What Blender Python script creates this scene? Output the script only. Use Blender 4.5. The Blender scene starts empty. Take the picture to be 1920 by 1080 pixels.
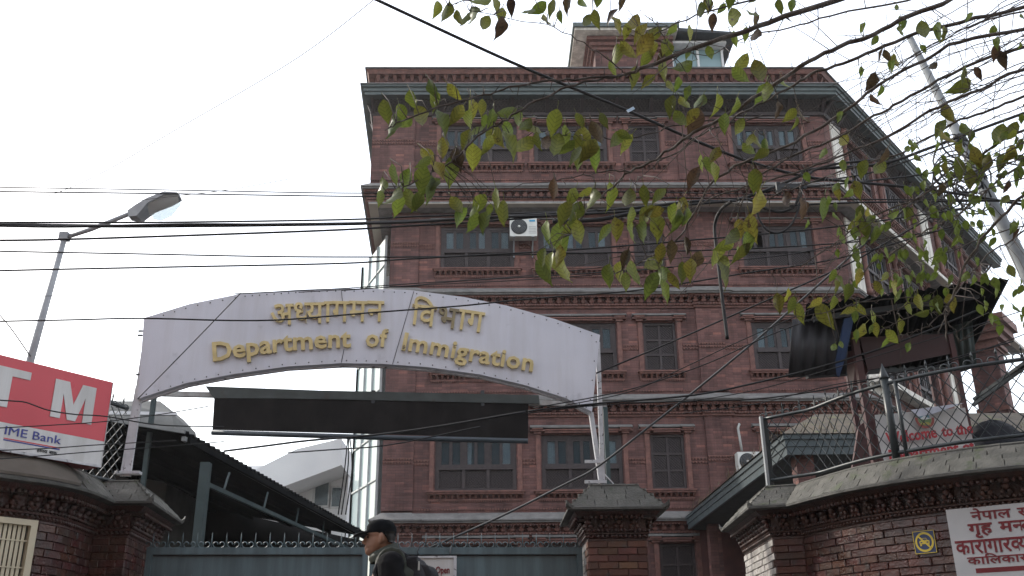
import bpy, bmesh, math, random
from mathutils import Vector, Matrix
R = math.radians
rnd = random.Random(7)
S = bpy.context.scene
COL = S.collection

# ------------------------------------------------------------------ camera
CAM = Vector((0.0, 0.0, 1.0))
FPX, PITCH, ROLL, YAW = 1810.0, R(21.4), R(0.7), R(1.2)
cp_, sp_ = math.cos(YAW), math.sin(YAW)
def yawed(v):
    return Vector((v[0]*cp_ + v[1]*sp_, -v[0]*sp_ + v[1]*cp_, v[2]))
fwd = yawed((0, math.cos(PITCH), math.sin(PITCH)))
upv = yawed((0, -math.sin(PITCH), math.cos(PITCH)))
rgt = yawed((1, 0, 0))
c_right = rgt*math.cos(ROLL) - upv*math.sin(ROLL)
c_up = rgt*math.sin(ROLL) + upv*math.cos(ROLL)
cam = bpy.data.cameras.new('camera')
cam.sensor_width = 36.0
cam.lens = FPX/1920.0*36.0
cam.clip_start = 0.1
cam.clip_end = 2000.0
cam_ob = bpy.data.objects.new('camera', cam)
COL.objects.link(cam_ob)
m3 = Matrix((c_right, c_up, -fwd)).transposed()
cam_ob.matrix_world = Matrix.Translation(CAM) @ m3.to_4x4()
S.camera = cam_ob

# ------------------------------------------------------------------ light
SUN_EL, SUN_AZ = R(33), R(-52)          # azimuth from +Y towards +X
world = bpy.data.worlds.new('World')
S.world = world
world.use_nodes = True
wn = world.node_tree.nodes
sky = wn.new('ShaderNodeTexSky')
sky.sky_type = 'NISHITA'
sky.sun_disc = False
sky.sun_elevation = SUN_EL
sky.sun_rotation = SUN_AZ
sky.altitude = 1300
sky.air_density = 1.6
sky.dust_density = 7.0
sky.ozone_density = 1.0
bg = wn['Background']
bg.inputs[1].default_value = 0.13
veil = wn.new('ShaderNodeMixRGB'); veil.blend_type = 'ADD'; veil.inputs[0].default_value = 1.0
veil.inputs[2].default_value = (8.9, 9.0, 9.4, 1)        # even bright overcast over the clear-sky gradient
world.node_tree.links.new(sky.outputs[0], veil.inputs[1])
world.node_tree.links.new(veil.outputs[0], bg.inputs[0])
sun = bpy.data.lights.new('sun', 'SUN')
sun.energy = 3.4
sun.angle = R(1.5)
sun.color = (1.0, 0.95, 0.86)
sun_ob = bpy.data.objects.new('sun', sun)
COL.objects.link(sun_ob)
sdir = Vector((math.sin(SUN_AZ)*math.cos(SUN_EL), math.cos(SUN_AZ)*math.cos(SUN_EL), math.sin(SUN_EL)))
sun_ob.rotation_euler = sdir.to_track_quat('Z', 'Y').to_euler()
sun_ob.location = (0, 0, 40)
S.view_settings.view_transform = 'Standard'
S.view_settings.look = 'None'
S.view_settings.gamma = 1.0
S.view_settings.use_curve_mapping = False
S.view_settings.exposure = 0.10
S.cycles.max_bounces = 8
S.cycles.transparent_max_bounces = 12

# ------------------------------------------------------------------ survey helpers
# bearings measured on the photograph (1920 x 1080), turned into points of the place at a known distance
def ray(px, py):
    x = (px - 960.0)/FPX
    y = (540.0 - py)/FPX
    return c_right*x + c_up*y + fwd
def at(px, py, Y):
    r = ray(px, py)
    return CAM + r*(Y/r.y)
def atz(px, py, Z):
    r = ray(px, py)
    return CAM + r*((Z - CAM.z)/r.z)
def atd(px, py, d):
    return CAM + ray(px, py)*d
def atp(px, py, p, n):
    r = ray(px, py); n = Vector(n)
    return CAM + r*((Vector(p) - CAM).dot(n)/r.dot(n))

# ------------------------------------------------------------------ materials
MATS = {}
def new_mat(name):
    m = bpy.data.materials.new(name)
    m.use_nodes = True
    MATS[name] = m
    return m, m.node_tree.nodes, m.node_tree.links, m.node_tree.nodes['Principled BSDF']
def pmat(name, c1, c2=None, scale=6.0, rough=0.8, bump=0.0, bscale=None, metal=0.0, rand=0.0, spec=0.4, spots=None, detail=5.0, c3=None):
    """noise-mottled paint / plaster / metal; rand varies the value from object to object; spots=(colour, scale, threshold)"""
    m, n, l, b = new_mat(name)
    c2 = c2 or tuple(x*0.8 for x in c1)
    geo = n.new('ShaderNodeNewGeometry')
    tex = n.new('ShaderNodeTexNoise'); tex.inputs['Scale'].default_value = scale; tex.inputs['Detail'].default_value = detail
    l.new(geo.outputs['Position'], tex.inputs['Vector'])
    ramp = n.new('ShaderNodeValToRGB')
    ramp.color_ramp.elements[0].position = 0.33; ramp.color_ramp.elements[1].position = 0.68
    ramp.color_ramp.elements[0].color = (*c1, 1); ramp.color_ramp.elements[1].color = (*c2, 1)
    if c3:
        e = ramp.color_ramp.elements.new(0.5); e.color = (*c3, 1)
    l.new(tex.outputs['Fac'], ramp.inputs[0])
    out = ramp.outputs[0]
    if spots:
        t2 = n.new('ShaderNodeTexNoise'); t2.inputs['Scale'].default_value = spots[1]; t2.inputs['Detail'].default_value = 6
        l.new(geo.outputs['Position'], t2.inputs['Vector'])
        r2 = n.new('ShaderNodeValToRGB'); r2.color_ramp.elements[0].position = spots[2]; r2.color_ramp.elements[1].position = min(1, spots[2]+0.08)
        l.new(t2.outputs['Fac'], r2.inputs[0])
        mx = n.new('ShaderNodeMixRGB'); mx.inputs[2].default_value = (*spots[0], 1)
        l.new(r2.outputs[0], mx.inputs[0]); l.new(out, mx.inputs[1]); out = mx.outputs[0]
    if rand:
        oi = n.new('ShaderNodeObjectInfo')
        hsv = n.new('ShaderNodeHueSaturation')
        mr = n.new('ShaderNodeMapRange'); mr.inputs[3].default_value = 1-rand; mr.inputs[4].default_value = 1+rand
        l.new(oi.outputs['Random'], mr.inputs[0]); l.new(mr.outputs[0], hsv.inputs['Value'])
        mul = n.new('ShaderNodeMath'); mul.operation = 'MULTIPLY'; mul.inputs[1].default_value = 17.31
        fr = n.new('ShaderNodeMath'); fr.operation = 'FRACT'
        l.new(oi.outputs['Random'], mul.inputs[0]); l.new(mul.outputs[0], fr.inputs[0])
        m3_ = n.new('ShaderNodeMapRange'); m3_.inputs[3].default_value = 0.5-rand*0.05; m3_.inputs[4].default_value = 0.5+rand*0.05
        l.new(fr.outputs[0], m3_.inputs[0]); l.new(m3_.outputs[0], hsv.inputs['Hue'])
        l.new(out, hsv.inputs['Color']); out = hsv.outputs[0]
    l.new(out, b.inputs['Base Color'])
    rr = n.new('ShaderNodeMapRange'); rr.inputs[3].default_value = max(0.03, rough-0.12); rr.inputs[4].default_value = min(1, rough+0.12)
    l.new(tex.outputs['Fac'], rr.inputs[0]); l.new(rr.outputs[0], b.inputs['Roughness'])
    b.inputs['Metallic'].default_value = metal
    b.inputs['Specular IOR Level'].default_value = spec
    if bump:
        t3 = n.new('ShaderNodeTexNoise'); t3.inputs['Scale'].default_value = bscale or scale*6; t3.inputs['Detail'].default_value = 6
        l.new(geo.outputs['Position'], t3.inputs['Vector'])
        bp = n.new('ShaderNodeBump'); bp.inputs['Strength'].default_value = bump; bp.inputs['Distance'].default_value = 0.02
        l.new(t3.outputs['Fac'], bp.inputs['Height']); l.new(bp.outputs[0], b.inputs['Normal'])
    return m
def streak(m, dark=.72, sx=5.0, sz=.35, lo=.42, hi=.62):
    """vertical rain and dust streaks multiplied into a finished paint"""
    n, l = m.node_tree.nodes, m.node_tree.links; b = n['Principled BSDF']
    src = b.inputs['Base Color'].links[0].from_socket
    geo = n.new('ShaderNodeNewGeometry'); mp = n.new('ShaderNodeMapping'); mp.inputs['Scale'].default_value = (sx, sx, sz)
    l.new(geo.outputs['Position'], mp.inputs['Vector'])
    t = n.new('ShaderNodeTexNoise'); t.inputs['Scale'].default_value = 1.0; t.inputs['Detail'].default_value = 7; t.inputs['Roughness'].default_value = .65; l.new(mp.outputs[0], t.inputs['Vector'])
    r = n.new('ShaderNodeValToRGB'); r.color_ramp.elements[0].position = lo; r.color_ramp.elements[0].color = (dark, dark*.99, dark*.97, 1); r.color_ramp.elements[1].position = hi; r.color_ramp.elements[1].color = (1,1,1,1)
    l.new(t.outputs['Fac'], r.inputs[0])
    x = n.new('ShaderNodeMixRGB'); x.blend_type = 'MULTIPLY'; x.inputs[0].default_value = 1; l.new(src, x.inputs[1]); l.new(r.outputs[0], x.inputs[2]); l.new(x.outputs[0], b.inputs['Base Color'])
    return m
def brickmat(name, c1, c2, mortar, bw=0.24, rh=0.073, ms=0.006, rough=0.85, blotch=((.36,.20,.18),(.20,.11,.11)), bump=0.5):
    m, n, l, b = new_mat(name)
    uv = n.new('ShaderNodeUVMap')
    bt = n.new('ShaderNodeTexBrick')
    bt.inputs['Scale'].default_value = 1.0
    bt.inputs['Brick Width'].default_value = bw
    bt.inputs['Row Height'].default_value = rh
    bt.inputs['Mortar Size'].default_value = ms
    bt.inputs['Mortar Smooth'].default_value = 0.3
    bt.inputs['Bias'].default_value = -0.1
    bt.inputs['Color1'].default_value = (*c1, 1); bt.inputs['Color2'].default_value = (*c2, 1); bt.inputs['Mortar'].default_value = (*mortar, 1)
    l.new(uv.outputs[0], bt.inputs['Vector'])
    geo = n.new('ShaderNodeNewGeometry')
    mp = n.new('ShaderNodeMapping'); mp.inputs['Scale'].default_value = (0.8, 0.8, 2.2)
    l.new(geo.outputs['Position'], mp.inputs['Vector'])
    nz = n.new('ShaderNodeTexNoise'); nz.inputs['Scale'].default_value = 1.3; nz.inputs['Detail'].default_value = 8; nz.inputs['Roughness'].default_value = 0.65
    l.new(mp.outputs[0], nz.inputs['Vector'])
    rp = n.new('ShaderNodeValToRGB'); rp.color_ramp.elements[0].position = 0.35; rp.color_ramp.elements[1].position = 0.66
    rp.color_ramp.elements[0].color = (*blotch[0], 1); rp.color_ramp.elements[1].color = (*blotch[1], 1)
    l.new(nz.outputs['Fac'], rp.inputs[0])
    mx = n.new('ShaderNodeMixRGB'); mx.inputs[0].default_value = 0.45
    l.new(bt.outputs['Color'], mx.inputs[1]); l.new(rp.outputs[0], mx.inputs[2])
    # a second, per-brick variation: white-noise of a snapped coordinate
    sep = n.new('ShaderNodeSeparateXYZ'); l.new(uv.outputs[0], sep.inputs[0])
    d1 = n.new('ShaderNodeMath'); d1.operation = 'DIVIDE'; d1.inputs[1].default_value = rh; l.new(sep.outputs[1], d1.inputs[0])
    f1 = n.new('ShaderNodeMath'); f1.operation = 'FLOOR'; l.new(d1.outputs[0], f1.inputs[0])
    d2 = n.new('ShaderNodeMath'); d2.operation = 'DIVIDE'; d2.inputs[1].default_value = bw; l.new(sep.outputs[0], d2.inputs[0])
    f2 = n.new('ShaderNodeMath'); f2.operation = 'FLOOR'; l.new(d2.outputs[0], f2.inputs[0])
    cmb = n.new('ShaderNodeCombineXYZ'); l.new(f2.outputs[0], cmb.inputs[0]); l.new(f1.outputs[0], cmb.inputs[1])
    wn_ = n.new('ShaderNodeTexWhiteNoise'); l.new(cmb.outputs[0], wn_.inputs['Vector'])
    rr = n.new('ShaderNodeValToRGB')
    rr.color_ramp.elements[0].position = 0.0; rr.color_ramp.elements[0].color = (.72,.72,.72,1)
    rr.color_ramp.elements[1].position = 1.0; rr.color_ramp.elements[1].color = (1.2,1.12,1.1,1)
    e = rr.color_ramp.elements.new(0.93); e.color = (1.05,1.03,1.02,1)
    e = rr.color_ramp.elements.new(0.97); e.color = (1.55,1.35,1.2,1)
    l.new(wn_.outputs['Value'], rr.inputs[0])
    mm = n.new('ShaderNodeMixRGB'); mm.blend_type = 'MULTIPLY'; mm.inputs[0].default_value = 1
    l.new(mx.outputs[0], mm.inputs[1]); l.new(rr.outputs[0], mm.inputs[2])
    # old rain streaks and soot
    mp2 = n.new('ShaderNodeMapping'); mp2.inputs['Scale'].default_value = (2.2, 2.2, .22); l.new(geo.outputs['Position'], mp2.inputs['Vector'])
    ns = n.new('ShaderNodeTexNoise'); ns.inputs['Scale'].default_value = 1.0; ns.inputs['Detail'].default_value = 7; ns.inputs['Roughness'].default_value = .62; l.new(mp2.outputs[0], ns.inputs['Vector'])
    rs = n.new('ShaderNodeValToRGB'); rs.color_ramp.elements[0].position = .38; rs.color_ramp.elements[0].color = (.62,.62,.63,1); rs.color_ramp.elements[1].position = .60; rs.color_ramp.elements[1].color = (1.06,1.05,1.04,1); l.new(ns.outputs['Fac'], rs.inputs[0])
    m2 = n.new('ShaderNodeMixRGB'); m2.blend_type = 'MULTIPLY'; m2.inputs[0].default_value = 1; l.new(mm.outputs[0], m2.inputs[1]); l.new(rs.outputs[0], m2.inputs[2])
    l.new(m2.outputs[0], b.inputs['Base Color'])
    b.inputs['Roughness'].default_value = rough
    b.inputs['Specular IOR Level'].default_value = 0.3
    bp = n.new('ShaderNodeBump'); bp.inputs['Strength'].default_value = bump; bp.inputs['Distance'].default_value = 0.012
    l.new(bt.outputs['Fac'], bp.inputs['Height']); bp.invert = True
    l.new(bp.outputs[0], b.inputs['Normal'])
    return m

brick_far = brickmat('facade_brick', (.180,.086,.074), (.132,.066,.061), (.080,.048,.045), blotch=((.205,.108,.098),(.100,.058,.056)))
terracotta = pmat('terracotta', (.185,.082,.064), (.105,.050,.042), scale=9, rough=.7, bump=.4, bscale=60)
slate_far = pmat('weathered_slate', (.185,.178,.170), (.125,.120,.115), scale=5, rough=.85, bump=.3, spots=((.26,.25,.24), 9, .66))
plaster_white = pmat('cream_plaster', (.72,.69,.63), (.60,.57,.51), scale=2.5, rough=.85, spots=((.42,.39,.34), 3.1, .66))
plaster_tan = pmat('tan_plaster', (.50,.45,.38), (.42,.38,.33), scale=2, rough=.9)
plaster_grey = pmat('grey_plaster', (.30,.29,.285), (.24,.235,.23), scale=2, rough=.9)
green_steel = pmat('green_grey_paint', (.088,.108,.107), (.068,.086,.086), scale=5, rough=.6, spots=((.20,.21,.20), 9, .72))
dark_wood = pmat('dark_brown_wood', (.046,.033,.033), (.030,.023,.024), scale=12, rough=.6, bump=.15)
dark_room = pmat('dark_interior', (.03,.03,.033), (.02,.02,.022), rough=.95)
curtain_cloth = pmat('pale_curtain', (.88,.88,.88), (.66,.66,.68), scale=5, rough=.9)
black_metal = pmat('black_metal', (.022,.026,.030), (.015,.017,.020), scale=9, rough=.5, metal=.0)
def glassmat(name, tint, fac, rough=.06):
    m, n, l, b = new_mat(name)
    b.inputs['Base Color'].default_value = (*tint, 1); b.inputs['Roughness'].default_value = rough; b.inputs['IOR'].default_value = 1.45
    b.inputs['Specular IOR Level'].default_value = 0.5
    tr = n.new('ShaderNodeBsdfTransparent'); tr.inputs[0].default_value = (.80,.86,.88,1)
    mx = n.new('ShaderNodeMixShader'); mx.inputs[0].default_value = fac
    l.new(tr.outputs[0], mx.inputs[1]); l.new(b.outputs[0], mx.inputs[2])
    l.new(mx.outputs[0], n['Material Output'].inputs[0])
    return m
pane_glass = glassmat('window_glass', (.055,.085,.100), .36)
curtain_glass = glassmat('pale_green_glass', (.42,.52,.52), .80)

# ------------------------------------------------------------------ mesh building
def boxuv(me):
    uvl = me.uv_layers.new(name='UVMap')
    vs = me.vertices
    for p in me.polygons:
        nx, ny, nz = p.normal
        if abs(nz) > 0.75:
            for li in p.loop_indices:
                c = vs[me.loops[li].vertex_index].co; uvl.data[li].uv = (c.x, c.y)
        else:
            h = math.hypot(nx, ny) or 1.0
            tx, ty = -ny/h, nx/h
            for li in p.loop_indices:
                c = vs[me.loops[li].vertex_index].co; uvl.data[li].uv = (c.x*tx + c.y*ty, c.z)
class MB:
    def __init__(s): s.v = []; s.f = []; s.sm = []
    def add(s, pts, faces, smooth=False):
        o = len(s.v); s.v.extend([tuple(p) for p in pts])
        for f in faces: s.f.append(tuple(i+o for i in f)); s.sm.append(smooth)
        return s
    def hexa(s, p, smooth=False):
        return s.add(p, [(0,3,2,1),(4,5,6,7),(0,1,5,4),(1,2,6,5),(2,3,7,6),(3,0,4,7)], smooth)
    def box(s, x0, x1, y0, y1, z0, z1):
        return s.hexa([(x0,y0,z0),(x1,y0,z0),(x1,y1,z0),(x0,y1,z0),(x0,y0,z1),(x1,y0,z1),(x1,y1,z1),(x0,y1,z1)])
    def obox(s, c, ax, ay, az):
        c, ax, ay, az = map(Vector, (c, ax, ay, az))
        return s.hexa([c-ax-ay-az, c+ax-ay-az, c+ax+ay-az, c-ax+ay-az, c-ax-ay+az, c+ax-ay+az, c+ax+ay+az, c-ax+ay+az])
    def quad(s, a, b, c, d): return s.add([a,b,c,d], [(0,1,2,3)])
    def prism(s, poly, d):
        """poly: 3-D points of a planar outline, d: thickness vector"""
        d = Vector(d); n = len(poly); P = [Vector(p) for p in poly]
        pts = P + [p+d for p in P]
        return s.add(pts, [tuple(range(n-1,-1,-1)), tuple(range(n,2*n))] + [(i,(i+1)%n,(i+1)%n+n,i+n) for i in range(n)])
    def beam(s, a, b, w, h, up=(0,0,1)):
        a, b = Vector(a), Vector(b); d = (b-a); L = d.length; d = d/L
        up = Vector(up)
        sd = d.cross(up)
        if sd.length < 1e-4: sd = d.cross(Vector((1,0,0)))
        sd.normalize(); u2 = sd.cross(d)
        return s.obox((a+b)/2, d*(L/2), sd*(w/2), u2*(h/2))
    def tube(s, pts, r, n=6, cap=True):
        pts = [Vector(p) for p in pts]; k = len(pts)
        rs = r if isinstance(r, (list, tuple)) else [r]*k
        V = []; ref = None
        for i, p in enumerate(pts):
            t = (pts[min(i+1,k-1)] - pts[max(i-1,0)])
            if t.length < 1e-9: t = Vector((0,0,1))
            t.normalize()
            if ref is None:
                ref = t.cross(Vector((0,0,1)))
                if ref.length < 0.05: ref = t.cross(Vector((0,1,0)))
            ref = ref - t*ref.dot(t)
            if ref.length < 1e-6: ref = t.orthogonal()
            ref.normalize(); b2 = t.cross(ref)
            for j in range(n):
                a = 2*math.pi*j/n
                V.append(p + (ref*math.cos(a) + b2*math.sin(a))*rs[i])
        F = [(i*n+j, i*n+(j+1)%n, (i+1)*n+(j+1)%n, (i+1)*n+j) for i in range(k-1) for j in range(n)]
        if cap: F += [tuple(range(n-1,-1,-1)), tuple((k-1)*n+j for j in range(n))]
        return s.add(V, F, True)
    def lathe(s, c, prof, n=10, ax=(1,0,0), ay=(0,1,0), az=(0,0,1)):
        c, ax, ay, az = map(Vector, (c, ax, ay, az)); k = len(prof)
        V = [c + (ax*math.cos(2*math.pi*j/n) + ay*math.sin(2*math.pi*j/n))*r + az*z for r, z in prof for j in range(n)]
        F = [(i*n+j, i*n+(j+1)%n, (i+1)*n+(j+1)%n, (i+1)*n+j) for i in range(k-1) for j in range(n)]
        F += [tuple(range(n-1,-1,-1)), tuple((k-1)*n+j for j in range(n))]
        return s.add(V, F, True)
    def mesh(s, name):
        me = bpy.data.meshes.new(name)
        me.from_pydata(s.v, [], s.f)
        me.polygons.foreach_set('use_smooth', s.sm)
        me.update(); boxuv(me)
        return me
    def build(s, name, mat, parent=None, world_coords=True, fix=False, loc=None, rz=0.0, kind=None):
        """world_coords: the points are world points; the object sits at its (unrotated) parent's base"""
        if parent is not None and world_coords and loc is None:
            off = root_of(parent).location
            s.v = [(p[0]-off.x, p[1]-off.y, p[2]-off.z) for p in s.v]
        me = s.mesh(name)
        if fix:
            bm = bmesh.new(); bm.from_mesh(me); bmesh.ops.recalc_face_normals(bm, faces=bm.faces); bm.to_mesh(me); bm.free()
        me.materials.append(mat)
        return link(name, me, parent, loc, rz, kind)
def root_of(o):
    while o.parent is not None: o = o.parent
    return o
def link(name, me, parent=None, loc=None, rz=0.0, kind=None):
    o = bpy.data.objects.new(name, me); COL.objects.link(o)
    if parent is not None: o.parent = parent
    if loc is not None: o.location = loc
    if rz: o.rotation_euler = (0, 0, rz)
    if kind: o['kind'] = kind
    return o
def thing(name, label, cat, loc=(0,0,0), group=None):
    o = bpy.data.objects.new(name, None); COL.objects.link(o); o.location = loc
    o.empty_display_size = 0.2
    return tag(o, label, cat, group)
def tag(o, label, cat, group=None):
    o['label'] = label; o['category'] = cat
    if group: o['group'] = group
    return o
def copy_of(o, parent=None, **kw):
    c = o.copy(); COL.objects.link(c)
    if parent is not None: c.parent = parent
    for k, v in kw.items(): setattr(c, k, v)
    return c
def offset_path(path, d):
    """path: plan points; moved d to the right of the travel direction, mitred"""
    P = [Vector((p[0], p[1])) for p in path]; out = []
    for i in range(len(P)):
        ns = []
        if i > 0: t = (P[i]-P[i-1]).normalized(); ns.append(Vector((t.y, -t.x)))
        if i < len(P)-1: t = (P[i+1]-P[i]).normalized(); ns.append(Vector((t.y, -t.x)))
        n = (ns[0]+ns[-1]); n.normalize()
        out.append(P[i] + n*(d/max(0.3, n.dot(ns[0]))))
    return out
def sweep(mb, path, prof, close_prof=True, ends=True):
    """prof: [(outward offset, z)...] counter-clockwise seen along the path"""
    rings = []
    k = len(prof)
    cols = [offset_path(path, d) for d, z in prof]
    V = []
    for i in range(len(path)):
        for j in range(k): V.append((cols[j][i].x, cols[j][i].y, prof[j][1]))
    F = []
    kk = k if close_prof else k-1
    for i in range(len(path)-1):
        for j in range(kk):
            a, b = i*k+j, i*k+(j+1)%k
            F.append((a, b, b+k, a+k))
    if ends and close_prof: F += [tuple(range(k-1,-1,-1)), tuple((len(path)-1)*k+j for j in range(k))]
    mb.add(V, F)
    return mb
def run_pieces(path, step, shift=False, minlen=.05):
    """pieces that fill each straight or gently curved run of a plan path exactly, corners kept clean: (centre, tangent, normal, length)"""
    runs = [[path[0]]]
    for i in range(1, len(path)):
        runs[-1].append(path[i])
        if i < len(path)-1 and (path[i]-path[i-1]).normalized().dot((path[i+1]-path[i]).normalized()) < .8: runs.append([path[i]])
    out = []
    for rn in runs:
        L = sum((b-a).length for a, b in zip(rn[:-1], rn[1:]))
        if L < minlen: continue
        n = max(1, round(L/step)); st = L/n
        cuts = [st*q for q in range(n+1)] if not shift else [0] + [st*(q+.5) for q in range(n)] + [L]
        for ca, cb in zip(cuts[:-1], cuts[1:]):
            if cb-ca < minlen*.6: continue
            d = (ca+cb)/2
            for a, b in zip(rn[:-1], rn[1:]):
                l = (b-a).length
                if d <= l + 1e-6:
                    t = (b-a)/l; out.append((a + t*d, t, Vector((t.y, -t.x)), cb-ca)); break
                d -= l
    return out
def along(path, step, start=0.0):
    """points, tangents and outward normals every step metres along a plan path"""
    out = []; P = [Vector((p[0], p[1])) for p in path]
    d = start
    for a, b in zip(P[:-1], P[1:]):
        L = (b-a).length; t = (b-a)/L
        while d < L:
            out.append((a + t*d, t, Vector((t.y, -t.x)))); d += step
        d -= L
    return out
streak(plaster_white, .7); streak(plaster_grey, .7)
# ------------------------------------------------------------------ ground
g = MB(); g.quad((-300,-200,0),(300,-200,0),(300,400,0),(-300,400,0))
ground = g.build('ground', pmat('dusty_asphalt', (.075,.072,.068), (.05,.05,.048), scale=1.5, rough=.95, bump=.3)); ground['kind'] = 'structure'

# ------------------------------------------------------------------ the brick government building
bld = thing('government_building', 'five storey red brick office building with dark wooden lattice windows behind the white arched sign', 'building', (0, 26, 0))
DC = Vector((.652, .758)); NC = Vector((.758, -.652)); DL = Vector((-.055, .998))
A0, B0 = Vector((-3.0, 26.0)), Vector((10.42, 26.0))
A1, B1 = Vector((-3.61, 25.45)), Vector((10.10, 25.45))
CH_ANG = math.atan2(DC.y, DC.x)
LOW_U, UP_U = 9.75, 17.2
low_path = [A0 + DL*16, A0, B0, B0 + DC*LOW_U]
up_path = [A1 + DL*16, A1, B1, B1 + DC*UP_U]
def wall_grid(mb, o, t, L, z0, z1, holes, depth=.22):
    """vertical wall from plan point o along t, outward normal to the right of t, with openings (u0,u1,z0,z1) and their reveals"""
    o = Vector(o); t = Vector(t).normalized(); nin = -Vector((t.y, -t.x))
    us = sorted({0.0, L} | {h[0] for h in holes} | {h[1] for h in holes})
    zs = sorted({z0, z1} | {h[2] for h in holes} | {h[3] for h in holes})
    P = lambda u, z, d=0.0: (o.x + t.x*u + nin.x*d, o.y + t.y*u + nin.y*d, z)
    for ua, ub in zip(us[:-1], us[1:]):
        for za, zb in zip(zs[:-1], zs[1:]):
            uc, zc = (ua+ub)/2, (za+zb)/2
            if any(h[0] < uc < h[1] and h[2] < zc < h[3] for h in holes): continue
            mb.quad(P(ua,za), P(ub,za), P(ub,zb), P(ua,zb))
    for a, b, c, d in holes:
        mb.quad(P(a,c), P(a,d), P(a,d,depth), P(a,c,depth)); mb.quad(P(b,c), P(b,c,depth), P(b,d,depth), P(b,d))
        mb.quad(P(a,d), P(b,d), P(b,d,depth), P(a,d,depth)); mb.quad(P(a,c), P(a,c,depth), P(b,c,depth), P(b,c))
FLOORS = [  # window bottom, top, front plane offset of X centres
    (5.37, 6.87), (8.66, 10.11), (11.79, 13.15), (14.94, 16.27), (2.45, 3.96)]
WX = {0: [(-.49, 2.2), (2.39, 2.2), (4.73, .93), (8.43, 2.1)],
      1: [(-.49, 2.2), (2.39, 2.2), (4.73, .93), (8.43, 2.1)],
      2: [(-.46, 2.15), (2.41, 2.15), (4.60, .88), (8.43, 2.12)],
      3: [(-.40, 2.25), (2.35, 2.2), (4.58, .92), (8.30, 2.08)],
      4: [(-.49, 2.2), (2.39, 2.2), (4.80, .93), (8.43, 2.1)]}
CHW = {0: [2.7, 6.0], 1: [2.7, 6.0], 2: [2.7, 6.0], 3: [2.7, 6.0, 12.0, 14.9], 4: [2.7, 6.0]}
wall = MB()
holes = []
for f in (0, 1, 2, 4):
    z0, z1 = FLOORS[f]
    for x, w in WX[f]: holes.append((x - w/2 - A0.x, x + w/2 - A0.x, z0, z1))
wall_grid(wall, A0, (1, 0), B0.x - A0.x, 0, 13.62, holes)
wall_grid(wall, B0, DC, LOW_U, 0, 13.62, [(u-1.05, u+1.05, FLOORS[f][0]-.1, FLOORS[f][1]+.12) for f in (0,1,2,4) for u in CHW[f]])
wall_grid(wall, A0 + DL*16, -DL, 16, 0, 13.62, [])
wall_grid(wall, B0 + DC*LOW_U, Vector((-DC.y, DC.x)), 14, 0, 13.62, [])
z0, z1 = FLOORS[3]
wall_grid(wall, A1, (1, 0), B1.x - A1.x, 13.62, 17.5, [(x - w/2 - A1.x, x + w/2 - A1.x, z0, z1) for x, w in WX[3]])
wall_grid(wall, B1, DC, UP_U, 13.62, 17.5, [(u-1.05, u+1.05, z0-.1, z1+.12) for u in CHW[3]])
wall_grid(wall, A1 + DL*16, -DL, 16, 13.62, 17.5, [])
wall_grid(wall, B1 + DC*UP_U, Vector((-DC.y, DC.x)), 14, 13.62, 17.5, [])
# pilasters
def pil(x0, x1, z0, z1, y, d=.07): wall.box(x0, x1, y-d, y+.02, z0, z1)
for z0, z1 in ((4.86, 7.55), (8.07, 10.75), (11.25, 13.6), (0, 4.4)):
    pil(-3.0, -2.17, z0, z1, 26); pil(5.80, 6.56, z0, z1, 26)
for z0, z1 in ((14.4, 16.72),):
    pil(-3.61, -2.95+.62, z0, z1, 25.45, .06); pil(5.55, 6.3, z0, z1, 25.45, .06)
wall.build('brick_wall', brick_far, bld)
# inside: dark sheets behind the openings stand in for unlit rooms
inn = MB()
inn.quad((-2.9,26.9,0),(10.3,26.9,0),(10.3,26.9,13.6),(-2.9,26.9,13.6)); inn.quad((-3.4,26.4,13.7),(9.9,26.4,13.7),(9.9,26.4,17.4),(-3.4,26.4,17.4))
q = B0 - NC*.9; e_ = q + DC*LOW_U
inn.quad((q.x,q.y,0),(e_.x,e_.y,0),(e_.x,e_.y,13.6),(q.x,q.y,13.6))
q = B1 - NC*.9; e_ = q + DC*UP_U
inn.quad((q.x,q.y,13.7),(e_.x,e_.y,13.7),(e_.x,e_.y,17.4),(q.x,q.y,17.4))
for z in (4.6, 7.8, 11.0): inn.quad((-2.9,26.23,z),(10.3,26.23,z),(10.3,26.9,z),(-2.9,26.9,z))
inn.build('dark_room_sheet', dark_room, bld)

# lattice of crossed slats in a rectangle (x0..x1, z0..z1) at depth y
def lattice(mb, x0, x1, z0, z1, y=0.0, pitch=.078, w=.026, t=.014, lean=0.0):
    W, H = x1-x0, z1-z0
    for sgn in (1, -1):
        k = -H if sgn > 0 else 0
        c = (k//pitch)*pitch
        top = W if sgn > 0 else W+H
        while c < top:
            # line x = c + sgn*z  (sgn>0) or x = c - z
            pts = []
            za, zb = (max(0, -c), min(H, W-c)) if sgn > 0 else (max(0, c-W), min(H, c))
            if zb - za > .03:
                xa, xb = (c+za, c+zb) if sgn > 0 else (c-za, c-zb)
                yy = y + (t if sgn > 0 else 0)
                hw = w*.7
                f = lambda x, z, d: (x0+x, yy + d - lean*z, z0+z)
                a0, a1, b0, b1 = (xa-hw, za), (xa+hw, za), (xb-hw, zb), (xb+hw, zb)
                V = [f(*a0,0), f(*a1,0), f(*b1,0), f(*b0,0), f(*a0,t), f(*a1,t), f(*b1,t), f(*b0,t)]
                mb.add(V, [(0,1,2,3), (0,4,5,1), (3,2,6,7), (0,3,7,4), (1,5,6,2)])
            c += pitch
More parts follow.
